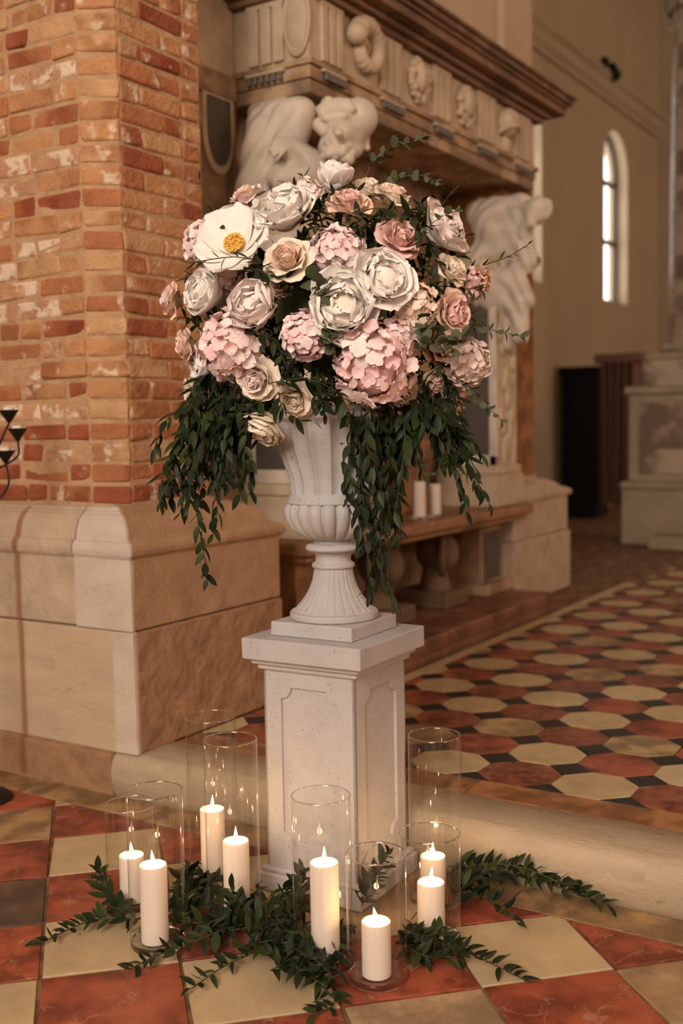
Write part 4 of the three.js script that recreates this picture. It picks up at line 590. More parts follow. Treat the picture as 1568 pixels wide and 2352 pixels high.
function bloom(kind, name, label, cat, group, pos, axis, R, mats) {
  const t = thing(name, label, cat, pos.clone().addScaledVector(axis, -R * 0.5).toArray(), group); t.quaternion.copy(upQ(axis, rr(0, 6.28)));
  const put = (g, mat, ry, tilt, s, y = 0, sx = 1, nm = 'petal') => { const o = part(nm, g, mat, t); o.rotation.order = 'YXZ'; o.rotation.y = ry; o.rotation.x = tilt; o.scale.set(s * sx, s, s); o.position.y = y; return o; };
  if (kind === 'hyd') {
    part('floret_core', new THREE.SphereGeometry(R * 0.74, 14, 10).translate(0, R * 0.35, 0), mats[0], t); const N = 84;
    for (let i = 0; i < N; i++) { const y = 1 - (i + 0.5) / N * 1.55, r = Math.sqrt(Math.max(0, 1 - y * y)), a = i * 2.39996, rad = R * rr(0.74, 0.95); const d = V3(Math.cos(a) * r, y, Math.sin(a) * r); const o = part('floret', pick(floretGeo), mats[Math.floor(rnd() * mats.length)], t); const ax = d.clone().add(V3(rr(-0.55, 0.55), rr(-0.5, 0.5), rr(-0.55, 0.55))).normalize(); o.position.copy(d.multiplyScalar(rad)).add(V3(0, R * 0.35, 0)); o.quaternion.copy(upQ(ax, rr(0, 6))); o.scale.setScalar(R * rr(0.19, 0.28)); }
    return t;
  }
  if (kind === 'single') {
    for (let i = 0; i < 7; i++) put(petalGeo({ rho: 0.05, L: 1.0, W: 0.46, t0: 1.2 + rr(-0.3, 0.25), bend: -0.3 + rr(-0.4, 0.3), cup: rr(0.2, 0.45), ruf: 0.05, ph: i * 2, nu: 8, nv: 9 }), mats[0], i / 7 * 6.283 + rr(-0.1, 0.1), 0, R, 0);
    const st = []; for (let i = 0; i < 175; i++) { const a = i * 2.39996, q = Math.sqrt(i / 130), d = V3(Math.cos(a) * q * 0.9, 1, Math.sin(a) * q * 0.9).normalize(), e = d.clone().multiplyScalar(R * rr(0.28, 0.36)); st.push(tube([V3(0, 0, 0).addScaledVector(d, R * 0.1), e.clone().multiplyScalar(0.6), e], R * 0.012, 2, 3), new THREE.SphereGeometry(R * 0.026, 5, 4).translate(e.x, e.y, e.z)); }
    const s = part('stamens', merge(st), pm.stamen, t); s.userData.label = 'golden yellow stamens'; return t;
  }
  if (kind !== 'rose') part('petal_heart', new THREE.SphereGeometry(R * 0.46, 16, 12).scale(1, 1.0, 1).translate(0, R * 0.36, 0), mats[mats.length - 1], t); else part('petal_heart', new THREE.SphereGeometry(R * 0.26, 10, 8).scale(1, 1.6, 1).translate(0, R * 0.36, 0), mats[0], t);
  const layers = K[kind]; layers.forEach((l, li) => { const off = rr(0, 6); for (let i = 0; i < l.n; i++) put(pick(l.g), mats[li < (kind === 'rose' ? 3 : 99) ? 0 : (mats.length > 1 ? 1 : 0)], off + i / l.n * 6.283 + (kind === 'peony' && li > 1 ? rr(-0.6, 0.6) : rr(-0.18, 0.18)), kind === 'peony' && li > 1 ? rr(-0.22, 0.25) : rr(-0.1, 0.12), R * 0.98 * (kind === 'peony' && li > 1 ? rr(0.8, 1.12) : rr(0.93, 1.05)), kind === 'rose' ? R * [0.1, 0.06, 0.02, -0.03, -0.08][li] : 0); });
  if (kind === 'rose') for (let i = 0; i < 5; i++) put(petalGeo({ rho: 0.05, L: 0.6, W: 0.1, t0: 1.7, bend: 0.5, cup: 0.1, nu: 2, nv: 4, mid: 0.3 }), pm.sepal, i / 5 * 6.28, 0, R, -R * 0.05, 1, 'sepal');
  return t;
}
const BC = [772, 690, 3.39];
function domeDepth(px, py) { const q = 1 - ((px - 770) / 420) ** 2 - ((py - 690) / 350) ** 2; return 3.39 - 0.31 * Math.sqrt(Math.max(0.01, q)); }
function domeAxis(px, py, kx = 0, ky = 0) { const a = (px - 770) / 420, b = -(py - 690) / 350, c = Math.sqrt(Math.max(0.12, 1 - a * a - b * b)); return V3(0, 0, 0).addScaledVector(CR, a * 0.9 + kx).addScaledVector(CU, b * 0.8 + ky + 0.08).addScaledVector(CF, -c).normalize(); }
// [kind, x, y, radius px, materials, label, depth shift, axis nudge x, y]
const FL = [
  ['bowl', 770, 402, 52, ['white'], 'upright white peony at the very top of the bouquet', 0.02, 0, 0.9],
  ['peony', 648, 482, 72, ['white'], 'large ruffled white peony beside the open one with yellow stamens', 0, 0, 0.15],
  ['single', 526, 540, 92, ['white'], 'fully open white peony with a golden yellow centre', -0.05, 0.3, -0.1],
  ['rose', 562, 447, 38, ['peach', 'palepink'], 'pink rose bud above the fully open white peony', 0.05, -0.2, 0.5],
  ['rose', 803, 462, 45, ['dusty', 'peach'], 'pink rose directly under the topmost white peony', 0, 0, 0.3],
  ['rose', 906, 444, 38, ['peach', 'cream'], 'peach rose at the top by the eucalyptus sprigs', 0.04, 0.2, 0.4],
  ['rose', 846, 428, 34, ['cream', 'cream'], 'cream rose tucked between the top peony and the peach rose', 0.07, 0.1, 0.4],
  ['rose', 921, 541, 46, ['dusty', 'dusty'], 'dusty pink rose framed by dark leaves above the big white peony', -0.02, 0.05, 0],
  ['peony', 1022, 525, 66, ['blush'], 'blush white peony facing the stooping statue', 0, 0.5, 0.2],
  ['rose', 658, 592, 49, ['peach', 'cream'], 'cream peach rose beside the pink hydrangea and dark leaves', -0.02, 0, 0.1],
  ['hyd', 775, 575, 62, ['pink', 'palepink', 'palepink'], 'pink hydrangea head between the cream rose and dusty pink rose', 0.02, 0, 0],
  ['peony', 880, 640, 72, ['white'], 'creamy white peony with a yellowish heart beneath the dusty pink rose', -0.05, 0.1, 0.05],
  ['peony', 786, 705, 84, ['white', 'cream'], 'very large ruffled white peony at the middle of the bouquet', -0.04, 0, 0.1],
  ['bowl', 470, 672, 60, ['white'], 'white peony with drooping petal beside the small pink rose', 0, -0.15, 0],
  ['bowl', 583, 702, 70, ['blush'], 'round blush peony above the big pink hydrangea', -0.03, 0, 0.05],
  ['rose', 388, 686, 36, ['palepink', 'peach'], 'pale pink rose poking out toward the brick pier', 0.02, -0.6, 0.1],
  ['rose', 420, 792, 34, ['peach', 'peach'], 'peach rose below the pale pink one near the brick pier', 0.03, -0.6, 0],
  ['hyd', 525, 795, 78, ['pink', 'palepink', 'palepink'], 'full pink hydrangea head under the round blush peony', -0.02, 0, 0],
  ['rose', 586, 873, 45, ['palepink', 'cream'], 'blush rose with cream outer petals under the pink hydrangea', -0.04, 0, 0],
  ['rose', 675, 921, 38, ['cream', 'cream'], 'small cream rose just above the urn rim', -0.05, 0, -0.1],
  ['peony', 600, 982, 56, ['cream'], 'cream white peony hanging beside the urn rim', -0.1, 0, -0.25],
  ['hyd', 702, 772, 56, ['pink', 'palepink'], 'pale pink hydrangea tucked against the largest white peony', 0, 0, 0],
  ['hyd', 862, 835, 92, ['pink', 'palepink', 'pink'], 'largest pink hydrangea head over the trailing greenery', -0.03, 0.05, -0.05],
  ['hyd', 920, 775, 48, ['pink', 'palepink'], 'smaller pink hydrangea cluster beside the largest one', 0.01, 0.1, 0],
  ['hyd', 955, 702, 54, ['peachHyd', 'peachHyd', 'creamHyd'], 'peach hydrangea head beside the pink rose', 0, 0.1, 0],
  ['rose', 1048, 720, 48, ['dusty', 'peach'], 'pink rose with pointed petals above the round cream hydrangea', -0.02, 0.3, 0.05],
  ['rose', 1043, 616, 36, ['cream', 'cream'], 'cream rosebud below the blush peony facing the statue', 0, 0.3, 0.3],
  ['hyd', 1077, 833, 54, ['creamHyd', 'palepink'], 'round cream pink hydrangea at the tomb side of the bouquet', 0.02, 0.3, 0],
  ['rose', 1108, 650, 32, ['apricot', 'peach'], 'drooping apricot rose by the feathery sprig', 0.06, 0.6, -0.5],
  ['hyd', 1076, 655, 40, ['mauve', 'dusty'], 'mauve hydrangea cluster behind the cream rosebud', 0.07, 0.3, 0],
  ['rose', 440, 906, 36, ['cream', 'cream'], 'cream rose half covered by trailing leaves', 0.04, -0.5, -0.1],
  ['hyd', 466, 556, 50, ['palepink', 'pink'], 'pale pink hydrangea behind the open peony', 0.08, -0.3, 0.1],
  ['hyd', 706, 445, 40, ['palepink', 'creamHyd'], 'pale hydrangea cluster behind the topmost peony', 0.08, 0, 0.4],
  ['hyd', 510, 632, 40, ['palepink', 'pink'], 'pale hydrangea between the white peonies', 0.08, 0, 0],
  ['bowl', 462, 838, 40, ['white'], 'white bloom peeping from under the full pink hydrangea', 0.08, -0.4, -0.1],
  ['rose', 1012, 790, 38, ['peach', 'apricot'], 'peach rose behind the eucalyptus leaves', 0.04, 0.2, 0],
  ['rose', 925, 905, 36, ['cream', 'cream'], 'cream rose below the largest pink hydrangea', 0.03, 0.1, -0.3],
  ['rose', 1052, 908, 32, ['dusty', 'dusty'], 'deep pink rose low on the tomb side', 0.08, 0.4, -0.4],
  ['rose', 1042, 968, 30, ['peach', 'peach'], 'peach rose half hidden among the trailing leaves', 0.08, 0.4, -0.5],
  ['rose', 998, 880, 32, ['peach', 'cream'], 'peach cream rose above the trailing leaves', 0.05, 0.2, -0.2],
  ['rose', 985, 1000, 26, ['palepink', 'palepink'], 'small pale pink rose hanging in the greenery', 0.08, 0.2, -0.6],
  ['rose', 480, 1010, 30, ['white', 'cream'], 'small white rose buried in the left trailing leaves', 0.06, -0.3, -0.4],
  ['rose', 640, 648, 26, ['peach', 'peach'], 'tiny peach rose deep between the peonies', 0.06, 0, 0],
];
FL[41][5] = 'small white rose buried in the trailing leaves near the pier';
seed(333);
const CATN = { rose: ['rose', 'rose'], peony: ['peony', 'peony'], bowl: ['peony', 'peony'], single: ['peony', 'peony'], hyd: ['hydrangea', 'hydrangea'] };
for (const [kind, x, y, r, mt, label, dz = 0, kx = 0, ky = 0] of FL) { const d = domeDepth(x, y) + dz, R = r * d / FPX * (kind === 'rose' ? 1.26 : kind === 'hyd' ? 1.08 : kind === 'single' ? 1.12 : 1.2); bloom(kind, CATN[kind][0], label, CATN[kind][1], 'blooms in the urn bouquet', atDepth(x, y, d), domeAxis(x, y, kx, ky), R, mt.map((k) => pm[k])); }

// leaves and sprigs
const leafShape = (W, bendv, fold) => { const nu = 4, nv = 6, pos = [], uv = [], idx = []; let y = 0, z = 0; for (let j = 0; j <= nv; j++) { const v = j / nv, w = W * Math.pow(Math.sin(Math.PI * Math.min(1, Math.pow(v, 0.8) * 0.985 + 0.012)), 0.9); if (j) { y += Math.cos(bendv * v) / nv; z += Math.sin(bendv * v) / nv; } for (let i = 0; i <= nu; i++) { const u = i / nu * 2 - 1; pos.push(u * w, y, z + Math.abs(u) * w * fold); uv.push(u * 0.5 + 0.5, v); } } for (let j = 0; j < nv; j++) for (let i = 0; i < nu; i++) { const a = j * (nu + 1) + i; idx.push(a, a + 1, a + nu + 1, a + 1, a + nu + 2, a + nu + 1); } const g = new THREE.BufferGeometry(); g.setAttribute('position', new THREE.Float32BufferAttribute(pos, 3)); g.setAttribute('uv', new THREE.Float32BufferAttribute(uv, 2)); g.setIndex(idx); g.computeVertexNormals(); return g; };
const G_leaf = [leafShape(0.17, -0.5, 0.25), leafShape(0.19, 0.4, 0.2), leafShape(0.15, -0.9, 0.3), leafShape(0.2, -0.2, 0.15)], G_narrow = [leafShape(0.1, -0.6, 0.25), leafShape(0.12, 0.3, 0.2)];
const G_euc = [0, 1].map((q) => { const g = new THREE.CircleGeometry(0.5, 14).scale(0.86, 1, 1).translate(0, 0.52, 0), p = g.attributes.position; for (let i = 0; i < p.count; i++) { const x = p.getX(i), y = p.getY(i); p.setZ(i, (x * x * 0.5 - y * y * 0.12) * (q ? 1 : -1)); } g.computeVertexNormals(); return g; });
function sprig(name, label, group, pts, o = {}) {
  const { len = 0.055, step = 0.022, geos = G_leaf, mats = lm.leaf, stemR = 0.0016, stemMat = lm.stem, grav = 0.25, spread = 0.9, pairs = false, floorY = -9, start = 0.05, taper = 0.35 } = o;
  const base = pts[0], t = thing(name, label, o.cat ?? 'foliage', base.toArray(), group), loc = pts.map((p) => p.clone().sub(base)), c = new THREE.CatmullRomCurve3(loc), Lc = c.getLength();
  part('stem', new THREE.TubeGeometry(c, Math.max(6, Math.round(Lc / 0.03)), stemR, 5, false), stemMat, t);
  const n = Math.max(3, Math.round(Lc / step)); let roll = rr(0, 6.28);
  for (let i = 0; i <= n; i++) { const s = start + (1 - start) * i / n, P = c.getPointAt(Math.min(1, s)), Tn = c.getTangentAt(Math.min(1, s)); roll += pairs ? Math.PI / 2 + rr(-0.2, 0.2) : 2.4 + rr(-0.5, 0.5); const a = V3(0, 1, 0).cross(Tn); if (a.lengthSq() < 0.01) a.set(1, 0, 0); a.normalize(); const b = Tn.clone().cross(a).normalize();
    for (const sg of pairs ? [0, Math.PI] : [0]) { const S = a.clone().multiplyScalar(Math.cos(roll + sg)).addScaledVector(b, Math.sin(roll + sg)); const Dv = Tn.clone().multiplyScalar(i === n ? 1.5 : rr(0.5, 0.9)).addScaledVector(S, spread).add(V3(0, -grav, 0)).normalize(); if (P.y + base.y + Dv.y * len < floorY) Dv.y = Math.abs(Dv.y) * rr(0.2, 0.8) + 0.05; Dv.normalize(); let Nn = V3(rr(-0.5, 0.5), 1, rr(-0.5, 0.5)).addScaledVector(CF, -0.35); Nn.addScaledVector(Dv, -Nn.dot(Dv)).normalize(); const X = Dv.clone().cross(Nn).normalize(); const l = part('leaf', pick(geos), pick(mats), t); l.quaternion.setFromRotationMatrix(new THREE.Matrix4().makeBasis(X, Dv, Nn)); const sc = len * rr(0.7, 1.15) * (1 - taper * s); l.scale.setScalar(sc); l.position.copy(P); } }
  return t;
}
{ // the block of floral foam that holds the stems
  const c = atDepth(BC[0], BC[1] + 20, BC[2] + 0.06); const g = new THREE.IcosahedronGeometry(1, 4), p = g.attributes.position; for (let i = 0; i < p.count; i++) { const v = V3(p.getX(i), p.getY(i), p.getZ(i)), k = 1 + 0.12 * (fbm(v.x * 4 + 9, v.y * 4 + v.z * 3 + 9, 512, 3, 7) - 0.5); p.setXYZ(i, v.x * k * 0.24, v.y * k * 0.22, v.z * k * 0.17); } g.computeVertexNormals();
  tagMesh('floral_foam', g, lm.foam, 'green floral foam holding the stems inside the bouquet', 'floral foam', c.toArray());
}
const beside = (x, y, pre = 'dark leafy sprig beside the ') => { let best = null, bd = 1e9; for (const f of FL) { const d = Math.hypot(f[1] - x, f[2] - y); if (d < bd) { bd = d; best = f[5]; } } return (pre + best).split(' ').slice(0, 16).join(' '); };
seed(555);
{ // greenery filling the gaps
  for (let i = 0; i < 175; i++) { const a = rr(0, 6.283), q = Math.sqrt(rr(0.0, 1)), x = 770 + Math.cos(a) * q * 350, y = 690 + Math.sin(a) * q * 290; const d = domeDepth(x, y), p1 = atDepth(x, y, d + rr(0.03, 0.08)), ax = domeAxis(x, y).add(V3(rr(-0.7, 0.7), rr(-0.7, 0.5), rr(-0.7, 0.7))).normalize(); const p0 = p1.clone().addScaledVector(ax, -0.1), p2 = p1.clone().addScaledVector(ax, rr(0.0, 0.05)); p2.y -= 0.01; sprig('ruscus_sprig', beside(x, y), 'leaf sprigs filling the bouquet', [p0, p1, p2], { len: 0.062, step: 0.017, start: 0.2, grav: 0.1 }); }
  for (let i = 0; i < 56; i++) { const x = rr(430, 1060), y = 922 + 40 * Math.sin((x - 430) / 630 * 3.14) + rr(-45, 35) - Math.abs(x - 760) * 0.06; if (x > 610 && x < 810 && y > 905) continue; const p1 = atDepth(x, y, domeDepth(x, Math.min(y, 930)) + 0.04), ax = domeAxis(x, y, 0, -0.5); const p0 = p1.clone().addScaledVector(ax, -0.12), p2 = p1.clone().addScaledVector(ax, 0.06); p2.y -= 0.05; sprig('ruscus_sprig', beside(x, y, 'rim sprig hanging by the '), 'leaf sprigs along the urn rim', [p0, p1, p2], { len: 0.062, step: 0.016, start: 0.2 }); }
}
const curve = (list) => list.map(([x, y, d]) => atDepth(x, y, d));
const trail = (label, list, o = {}) => { sprig('trailing_ruscus', label, 'trailing strands of the bouquet', curve(list), { len: 0.074, grav: 0.7, ...o, step: (o.step ?? 0.015) * 1.22 }); };
seed(777);
// strands by the pier
trail('trailing leafy strand reaching toward the brick pier', [[470, 900, 3.26], [420, 930, 3.22], [375, 975, 3.2], [355, 1030, 3.2]]);
trail('trailing leafy strand bending low along the brick pier', [[480, 940, 3.26], [430, 1000, 3.2], [395, 1070, 3.18], [380, 1130, 3.18]]);
trail('longest trailing strand hanging before the pier plinth moulding', [[500, 930, 3.24], [470, 1010, 3.16], [450, 1100, 3.15], [455, 1200, 3.15], [468, 1270, 3.15], [475, 1330, 3.15]], { step: 0.0135 });
trail('trailing strand hanging beside the longest one before the plinth', [[520, 940, 3.26], [500, 1010, 3.18], [495, 1090, 3.17], [500, 1160, 3.17], [490, 1225, 3.17]], { step: 0.0135 });
trail('trailing strand hanging between the pier and the urn', [[560, 940, 3.26], [565, 1000, 3.18], [570, 1060, 3.18], [578, 1130, 3.2]]);
trail('bushy trailing strand over the stone plinth corner', [[460, 920, 3.26], [445, 980, 3.18], [430, 1040, 3.16], [425, 1100, 3.16], [430, 1150, 3.17]], { step: 0.0135 });
trail('short bushy strand under the cream rose by the pier', [[520, 900, 3.24], [480, 960, 3.16], [470, 1030, 3.14], [480, 1080, 3.15]], { step: 0.0125 });
trail('short bushy strand beside the hanging cream peony', [[560, 920, 3.22], [530, 980, 3.16], [520, 1050, 3.15], [525, 1110, 3.16]], { step: 0.0125 });
trail('wispy strand curling out past the pale pink rose', [[460, 1000, 3.2], [420, 1080, 3.16], [385, 1110, 3.15], [372, 1150, 3.15]], { step: 0.02 });
// strands over the urn
trail('longest trailing strand falling over the urn body', [[830, 940, 3.18], [825, 1010, 3.12], [830, 1100, 3.12], [838, 1200, 3.13], [845, 1290, 3.14], [850, 1340, 3.15]], { step: 0.016 });
trail('trailing strand falling in front of the urn fluting', [[812, 940, 3.16], [805, 1000, 3.1], [800, 1070, 3.1], [815, 1150, 3.11], [830, 1230, 3.12]], { step: 0.019 });
trail('trailing strand reaching down beside the urn foot', [[870, 940, 3.2], [865, 1030, 3.14], [862, 1130, 3.15], [868, 1240, 3.16], [885, 1330, 3.17], [912, 1392, 3.18]], { step: 0.0145 });
trail('trailing strand beside the urn bowl before the tomb bench', [[900, 940, 3.22], [895, 1020, 3.15], [890, 1110, 3.16], [885, 1200, 3.17], [880, 1290, 3.18]], { step: 0.015 });
trail('trailing strand with curled tip before the bench candles', [[920, 930, 3.22], [930, 1000, 3.16], [925, 1060, 3.16], [915, 1130, 3.17], [905, 1190, 3.18]]);
trail('short leafy strand tangled at the urn rim', [[850, 930, 3.16], [840, 990, 3.1], [850, 1060, 3.1], [860, 1110, 3.11]], { step: 0.014 });
trail('lower tangled strand at the pedestal top', [[872, 1180, 3.16], [862, 1260, 3.16], [855, 1320, 3.17], [848, 1370, 3.18]], { step: 0.016 });
// strands on the tomb side
trail('trailing strand fanning toward the stone herm', [[980, 920, 3.24], [1030, 960, 3.18], [1070, 1000, 3.17], [1105, 1045, 3.17]], { step: 0.0135 });
trail('trailing strand dropping toward the far pier plinth', [[990, 940, 3.24], [1040, 1010, 3.17], [1075, 1075, 3.17], [1100, 1120, 3.17], [1125, 1160, 3.17]]);
trail('thin trailing strand hanging over the bench shelf edge', [[975, 950, 3.22], [1015, 1030, 3.16], [1050, 1090, 3.16], [1065, 1140, 3.16], [1070, 1175, 3.16]], { step: 0.022 });
trail('bushy strand below the cream pink hydrangea', [[960, 910, 3.2], [1000, 950, 3.15], [1045, 985, 3.15], [1075, 1010, 3.15]], { step: 0.0125 });
trail('bushy strand curving under the deep pink rose', [[940, 920, 3.2], [980, 970, 3.14], [1010, 1010, 3.14], [1030, 1060, 3.14]], { step: 0.0135 });
// feathery sprigs standing out of the dome
trail('feathery sprig pointing up to the stooping statue', [[1060, 640, 3.3], [1110, 610, 3.3], [1165, 590, 3.3], [1212, 562, 3.3]], { geos: G_narrow, len: 0.045, step: 0.017, grav: -0.2, spread: 0.6 });
trail('feathery sprig lying across the open white peony', [[600, 600, 3.08], [540, 590, 3.02], [490, 595, 3.02], [435, 605, 3.04]], { geos: G_narrow, len: 0.055, step: 0.015, grav: -0.1, spread: 0.7 });
trail('thin upright sprig beside the slate pilaster', [[510, 540, 3.3], [495, 490, 3.33], [475, 450, 3.35], [458, 415, 3.36]], { geos: G_narrow, len: 0.05, step: 0.03, grav: -0.3 });
trail('leafy sprig between the dusty pink rose and peach rose', [[960, 500, 3.15], [900, 500, 3.1], [850, 500, 3.1], [800, 490, 3.12]], { step: 0.014, grav: 0 });
trail('small pointed sprig above the blush peony', [[1010, 480, 3.3], [1030, 450, 3.31], [1055, 425, 3.32]], { geos: G_narrow, len: 0.045, grav: -0.3, step: 0.02 });
trail('leafy sprig between the cream rose and the round peony', [[560, 610, 3.12], [600, 625, 3.08], [640, 640, 3.08], [680, 640, 3.1]], { step: 0.015, grav: 0.1 });
trail('leafy sprig below the round blush peony', [[560, 760, 3.1], [610, 770, 3.07], [640, 800, 3.07], [660, 850, 3.08]], { step: 0.013, grav: 0.2 });
trail('leafy sprig above the small cream rose', [[620, 880, 3.1], [680, 870, 3.06], [740, 880, 3.06], [780, 910, 3.08]], { step: 0.012, grav: 0.2 });
trail('short leafy sprig over the urn rim beside the cream rose', [[720, 900, 3.08], [735, 925, 3.04], [745, 950, 3.03]], { step: 0.011, grav: 0.4 });
trail('short leafy sprig over the urn rim under the pale hydrangea', [[760, 890, 3.08], [790, 920, 3.04], [800, 955, 3.03]], { step: 0.011, grav: 0.4 });
trail('short leafy sprig under the small cream rose', [[640, 900, 3.1], [650, 940, 3.05], [690, 965, 3.03]], { step: 0.014, grav: 0.4 });
trail('leafy sprig behind the hanging cream peony', [[600, 920, 3.14], [570, 935, 3.12], [545, 950, 3.12]], { step: 0.011, grav: 0.3 });
trail('leafy sprig beside the blush facing peony', [[930, 470, 3.2], [960, 510, 3.14], [985, 560, 3.13], [1000, 610, 3.13]], { step: 0.014, grav: 0.1 });
// eucalyptus
const euc = (label, list, o) => sprig('eucalyptus_sprig', label, 'eucalyptus sprigs in the bouquet', curve(list), { geos: G_euc, mats: lm.euc, len: 0.036, step: 0.026, pairs: true, grav: 0, spread: 1.1, stemMat: lm.stemBrown, stemR: 0.0012, taper: 0.3, ...o });
euc('eucalyptus sprig arching up highest above the bouquet', [[835, 450, 3.3], [845, 390, 3.28], [890, 345, 3.27], [945, 325, 3.27], [985, 318, 3.27]], { start: 0.3 });
euc('eucalyptus sprig curving above the peach rose', [[880, 440, 3.28], [920, 408, 3.26], [965, 402, 3.25], [1000, 415, 3.25], [1015, 425, 3.25]], { step: 0.02, len: 0.032 });
euc('eucalyptus sprig pointing past the pink rose to the herm', [[1060, 750, 3.2], [1110, 755, 3.18], [1150, 762, 3.18], [1195, 772, 3.18]]);
euc('eucalyptus sprig drooping below the round cream hydrangea', [[1060, 880, 3.2], [1090, 905, 3.18], [1120, 935, 3.18], [1150, 965, 3.18]], { len: 0.03 });
euc('eucalyptus sprig across the blush facing peony', [[960, 560, 3.1], [985, 520, 3.08], [1010, 500, 3.08], [1045, 485, 3.08]], { len: 0.034 });
euc('olive eucalyptus clump on the middle white peony', [[720, 640, 3.1], [735, 655, 3.03], [745, 670, 3.01]], { step: 0.012, len: 0.05 });
euc('olive eucalyptus clump between two pink hydrangeas', [[760, 800, 3.1], [760, 785, 3.02], [755, 765, 3.0]], { step: 0.012, len: 0.045 });
euc('broad eucalyptus spray before the peach rose behind it', [[950, 800, 3.1], [990, 790, 3.06], [1030, 790, 3.06], [1060, 770, 3.07]], { len: 0.045, step: 0.02 });
euc('broad eucalyptus spray under the peach hydrangea', [[960, 740, 3.1], [990, 755, 3.06], [1020, 765, 3.06], [1040, 800, 3.07]], { len: 0.045, step: 0.02 });

// garland of leaves on the floor round the candles
seed(888);
const gnd = (list) => list.map(([x, y, h]) => { const p = onY(x, y, h ?? 0.03); return p; });
const garl = (label, list, o) => sprig('floor_garland', label, 'leaf strands laid on the floor round the pedestal', gnd(list), { len: 0.066, step: 0.0115, grav: -0.15, floorY: 0.004, spread: 1.0, stemR: 0.002, cat: 'garland', taper: 0.25, ...o });
garl('leaf strand running out over the pale tile past the short cylinder', [[560, 2110, 0.05], [440, 2120, 0.05], [320, 2110, 0.04], [210, 2115, 0.03], [95, 2165, 0.015]]);
garl('leaf strand lying along the pale tile edge', [[600, 2110, 0.05], [500, 2140, 0.05], [420, 2175, 0.03], [360, 2195, 0.02], [300, 2225, 0.012]]);
garl('leaf strand creeping over the pale tile toward the red one', [[660, 2110, 0.05], [600, 2180, 0.04], [530, 2210, 0.025], [440, 2270, 0.012]], { step: 0.015 });
garl('leaf strand sweeping forward onto the red tile', [[640, 2090, 0.06], [680, 2180, 0.05], [720, 2245, 0.03], [770, 2305, 0.012], [720, 2330, 0.012]]);
garl('leaf strand running out past the short wide cylinder', [[930, 2110, 0.05], [1000, 2160, 0.045], [1090, 2195, 0.03], [1205, 2250, 0.012]]);
garl('leaf strand lying along the foot of the step', [[1010, 2010, 0.06], [1100, 2000, 0.06], [1200, 2010, 0.05], [1300, 2045, 0.03], [1395, 2080, 0.015]]);
garl('leaf strand rising against the step face', [[1030, 1990, 0.07], [1110, 1985, 0.08], [1190, 1990, 0.08], [1270, 2020, 0.06], [1330, 2045, 0.04]]);
garl('leaf strand curling onto the tile before the step strand', [[1030, 2030, 0.05], [1100, 2060, 0.04], [1150, 2080, 0.03], [1190, 2120, 0.015]], { step: 0.018 });
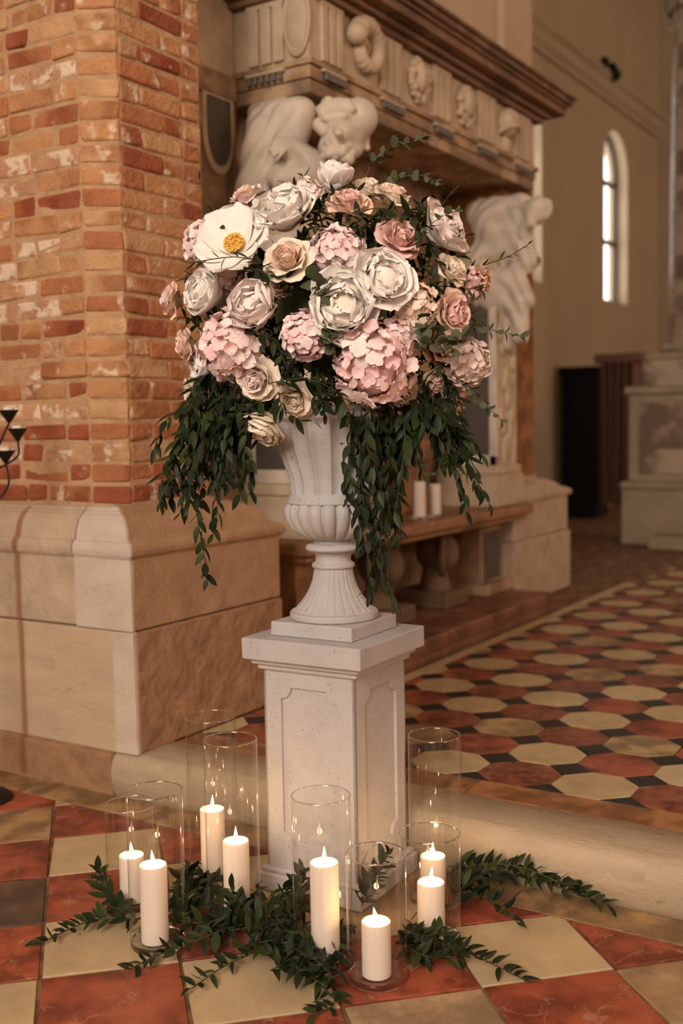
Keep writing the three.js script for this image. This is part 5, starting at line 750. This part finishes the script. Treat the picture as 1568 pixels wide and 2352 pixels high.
for (const [lab, list] of [
  ['bushy mound of leaves between the two tall cylinders', [[480, 2010, 0.05], [440, 2050, 0.07], [430, 2090, 0.06]]], ['bushy mound of leaves behind the short cylinder pair', [[440, 1985, 0.07], [420, 2030, 0.07], [400, 2080, 0.05]]],
  ['bushy mound of leaves at the west pedestal foot', [[600, 2040, 0.06], [540, 2090, 0.08], [480, 2120, 0.06]]], ['bushy mound of leaves before the pedestal front face', [[660, 2040, 0.08], [640, 2100, 0.09], [600, 2140, 0.06]]],
  ['thick bed of leaves at the pedestal front corner', [[700, 2060, 0.06], [660, 2120, 0.09], [640, 2190, 0.05]]], ['thick bed of leaves between corner cylinder and garland front', [[740, 2200, 0.05], [690, 2160, 0.07], [630, 2130, 0.07]]],
  ['thick bed of leaves beside the stubby candle cylinder', [[760, 2240, 0.04], [720, 2200, 0.07], [680, 2190, 0.06], [650, 2220, 0.03]]], ['leaves gathered at the front of the garland', [[640, 2180, 0.05], [690, 2230, 0.04], [740, 2260, 0.03]]],
  ['leaves climbing the pedestal foot by the wide cylinder', [[840, 2060, 0.04], [860, 2010, 0.1], [890, 1960, 0.16]]], ['leaves standing behind the stubby candle', [[830, 2080, 0.03], [850, 2040, 0.08], [860, 2000, 0.13]]],
  ['leaves lapping round the wide cylinder', [[930, 2140, 0.05], [980, 2150, 0.08], [1030, 2140, 0.06]]], ['leaves heaped where the step strand begins', [[1060, 2060, 0.04], [1080, 2020, 0.08], [1140, 2020, 0.07]]],
  ['leaves standing up before the corner cylinder', [[680, 2080, 0.05], [690, 2040, 0.1], [695, 2000, 0.15]]], ['leaves crossing the pale candle by the pedestal', [[560, 2120, 0.05], [548, 2080, 0.1], [530, 2040, 0.15]]],
  ['leaves behind the short cylinder at the tile corner', [[290, 2100, 0.03], [250, 2060, 0.05], [225, 2000, 0.08]]], ['leaves lying in front of the stubby candle cylinder neighbour', [[920, 2150, 0.04], [960, 2190, 0.05], [1010, 2200, 0.04], [1060, 2180, 0.05]]],
  ['leafy heap between the cream tile and the short cylinders', [[420, 2110, 0.04], [470, 2080, 0.07], [520, 2050, 0.06]]], ['leafy heap at the middle of the garland', [[560, 2150, 0.05], [600, 2110, 0.08], [640, 2070, 0.07]]], ['leafy heap spilling onto the red tile edge', [[560, 2170, 0.04], [620, 2160, 0.07], [680, 2140, 0.06]]], ['leafy heap below the pale candle by the pedestal', [[470, 2140, 0.04], [520, 2120, 0.06], [570, 2090, 0.06]]], ['leafy heap under the tallest cylinder', [[430, 2060, 0.05], [470, 2030, 0.06], [510, 2020, 0.05]]], ['leafy heap at the front beside the cream tile corner', [[620, 2230, 0.03], [670, 2200, 0.06], [720, 2170, 0.06]]], ['leafy heap hugging the corner cylinder foot', [[780, 2200, 0.03], [740, 2180, 0.06], [700, 2150, 0.07]]], ['leafy heap at the pedestal foot on the step side', [[1040, 2080, 0.03], [1060, 2040, 0.07], [1090, 2000, 0.09]]], ['leafy tips rising beside the short cylinders', [[420, 2120, 0.05], [425, 2060, 0.1], [415, 2010, 0.14]]], ['low leaves under the corner cylinder', [[640, 2140, 0.04], [720, 2140, 0.05], [790, 2160, 0.05]]], ['low leaves between pedestal and stubby candle cylinder', [[790, 2120, 0.04], [770, 2170, 0.06], [770, 2230, 0.04]]],
]) garl(lab, list, { step: 0.0075, len: 0.064 });
// more hanging strands woven into the two bushy falls
seed(999);
for (const [lab, n, x0, x1, y0, y1, xe0, xe1, ye0, ye1] of [['leafy strand woven into the fall of leaves before the brick pier', 12, 430, 590, 890, 940, 360, 570, 1030, 1190], ['leafy strand woven into the fall of leaves beside the urn', 7, 800, 930, 930, 960, 800, 930, 1080, 1260], ['leafy strand woven into the fall of leaves toward the tomb', 6, 940, 1040, 900, 960, 980, 1110, 1020, 1110]])
  for (let i = 0; i < n; i++) { const u = (i + rr(0.1, 0.9)) / n, xa = lerp(x0, x1, u), ya = rr(y0, y1), xb = lerp(xe0, xe1, u) + rr(-20, 20), yb = rr(ye0, ye1), D = rr(3.12, 3.24); sprig('trailing_ruscus', lab, lab.replace('leafy strand woven into the ', 'strands of the '), curve([[xa, ya, D + 0.08], [lerp(xa, xb, 0.35) + rr(-10, 10), lerp(ya, yb, 0.3), D], [lerp(xa, xb, 0.75) + rr(-10, 10), lerp(ya, yb, 0.65), D], [xb, yb, D]]), { len: 0.074, step: 0.018, grav: 0.65 }); }
renderer.render(scene, camera);
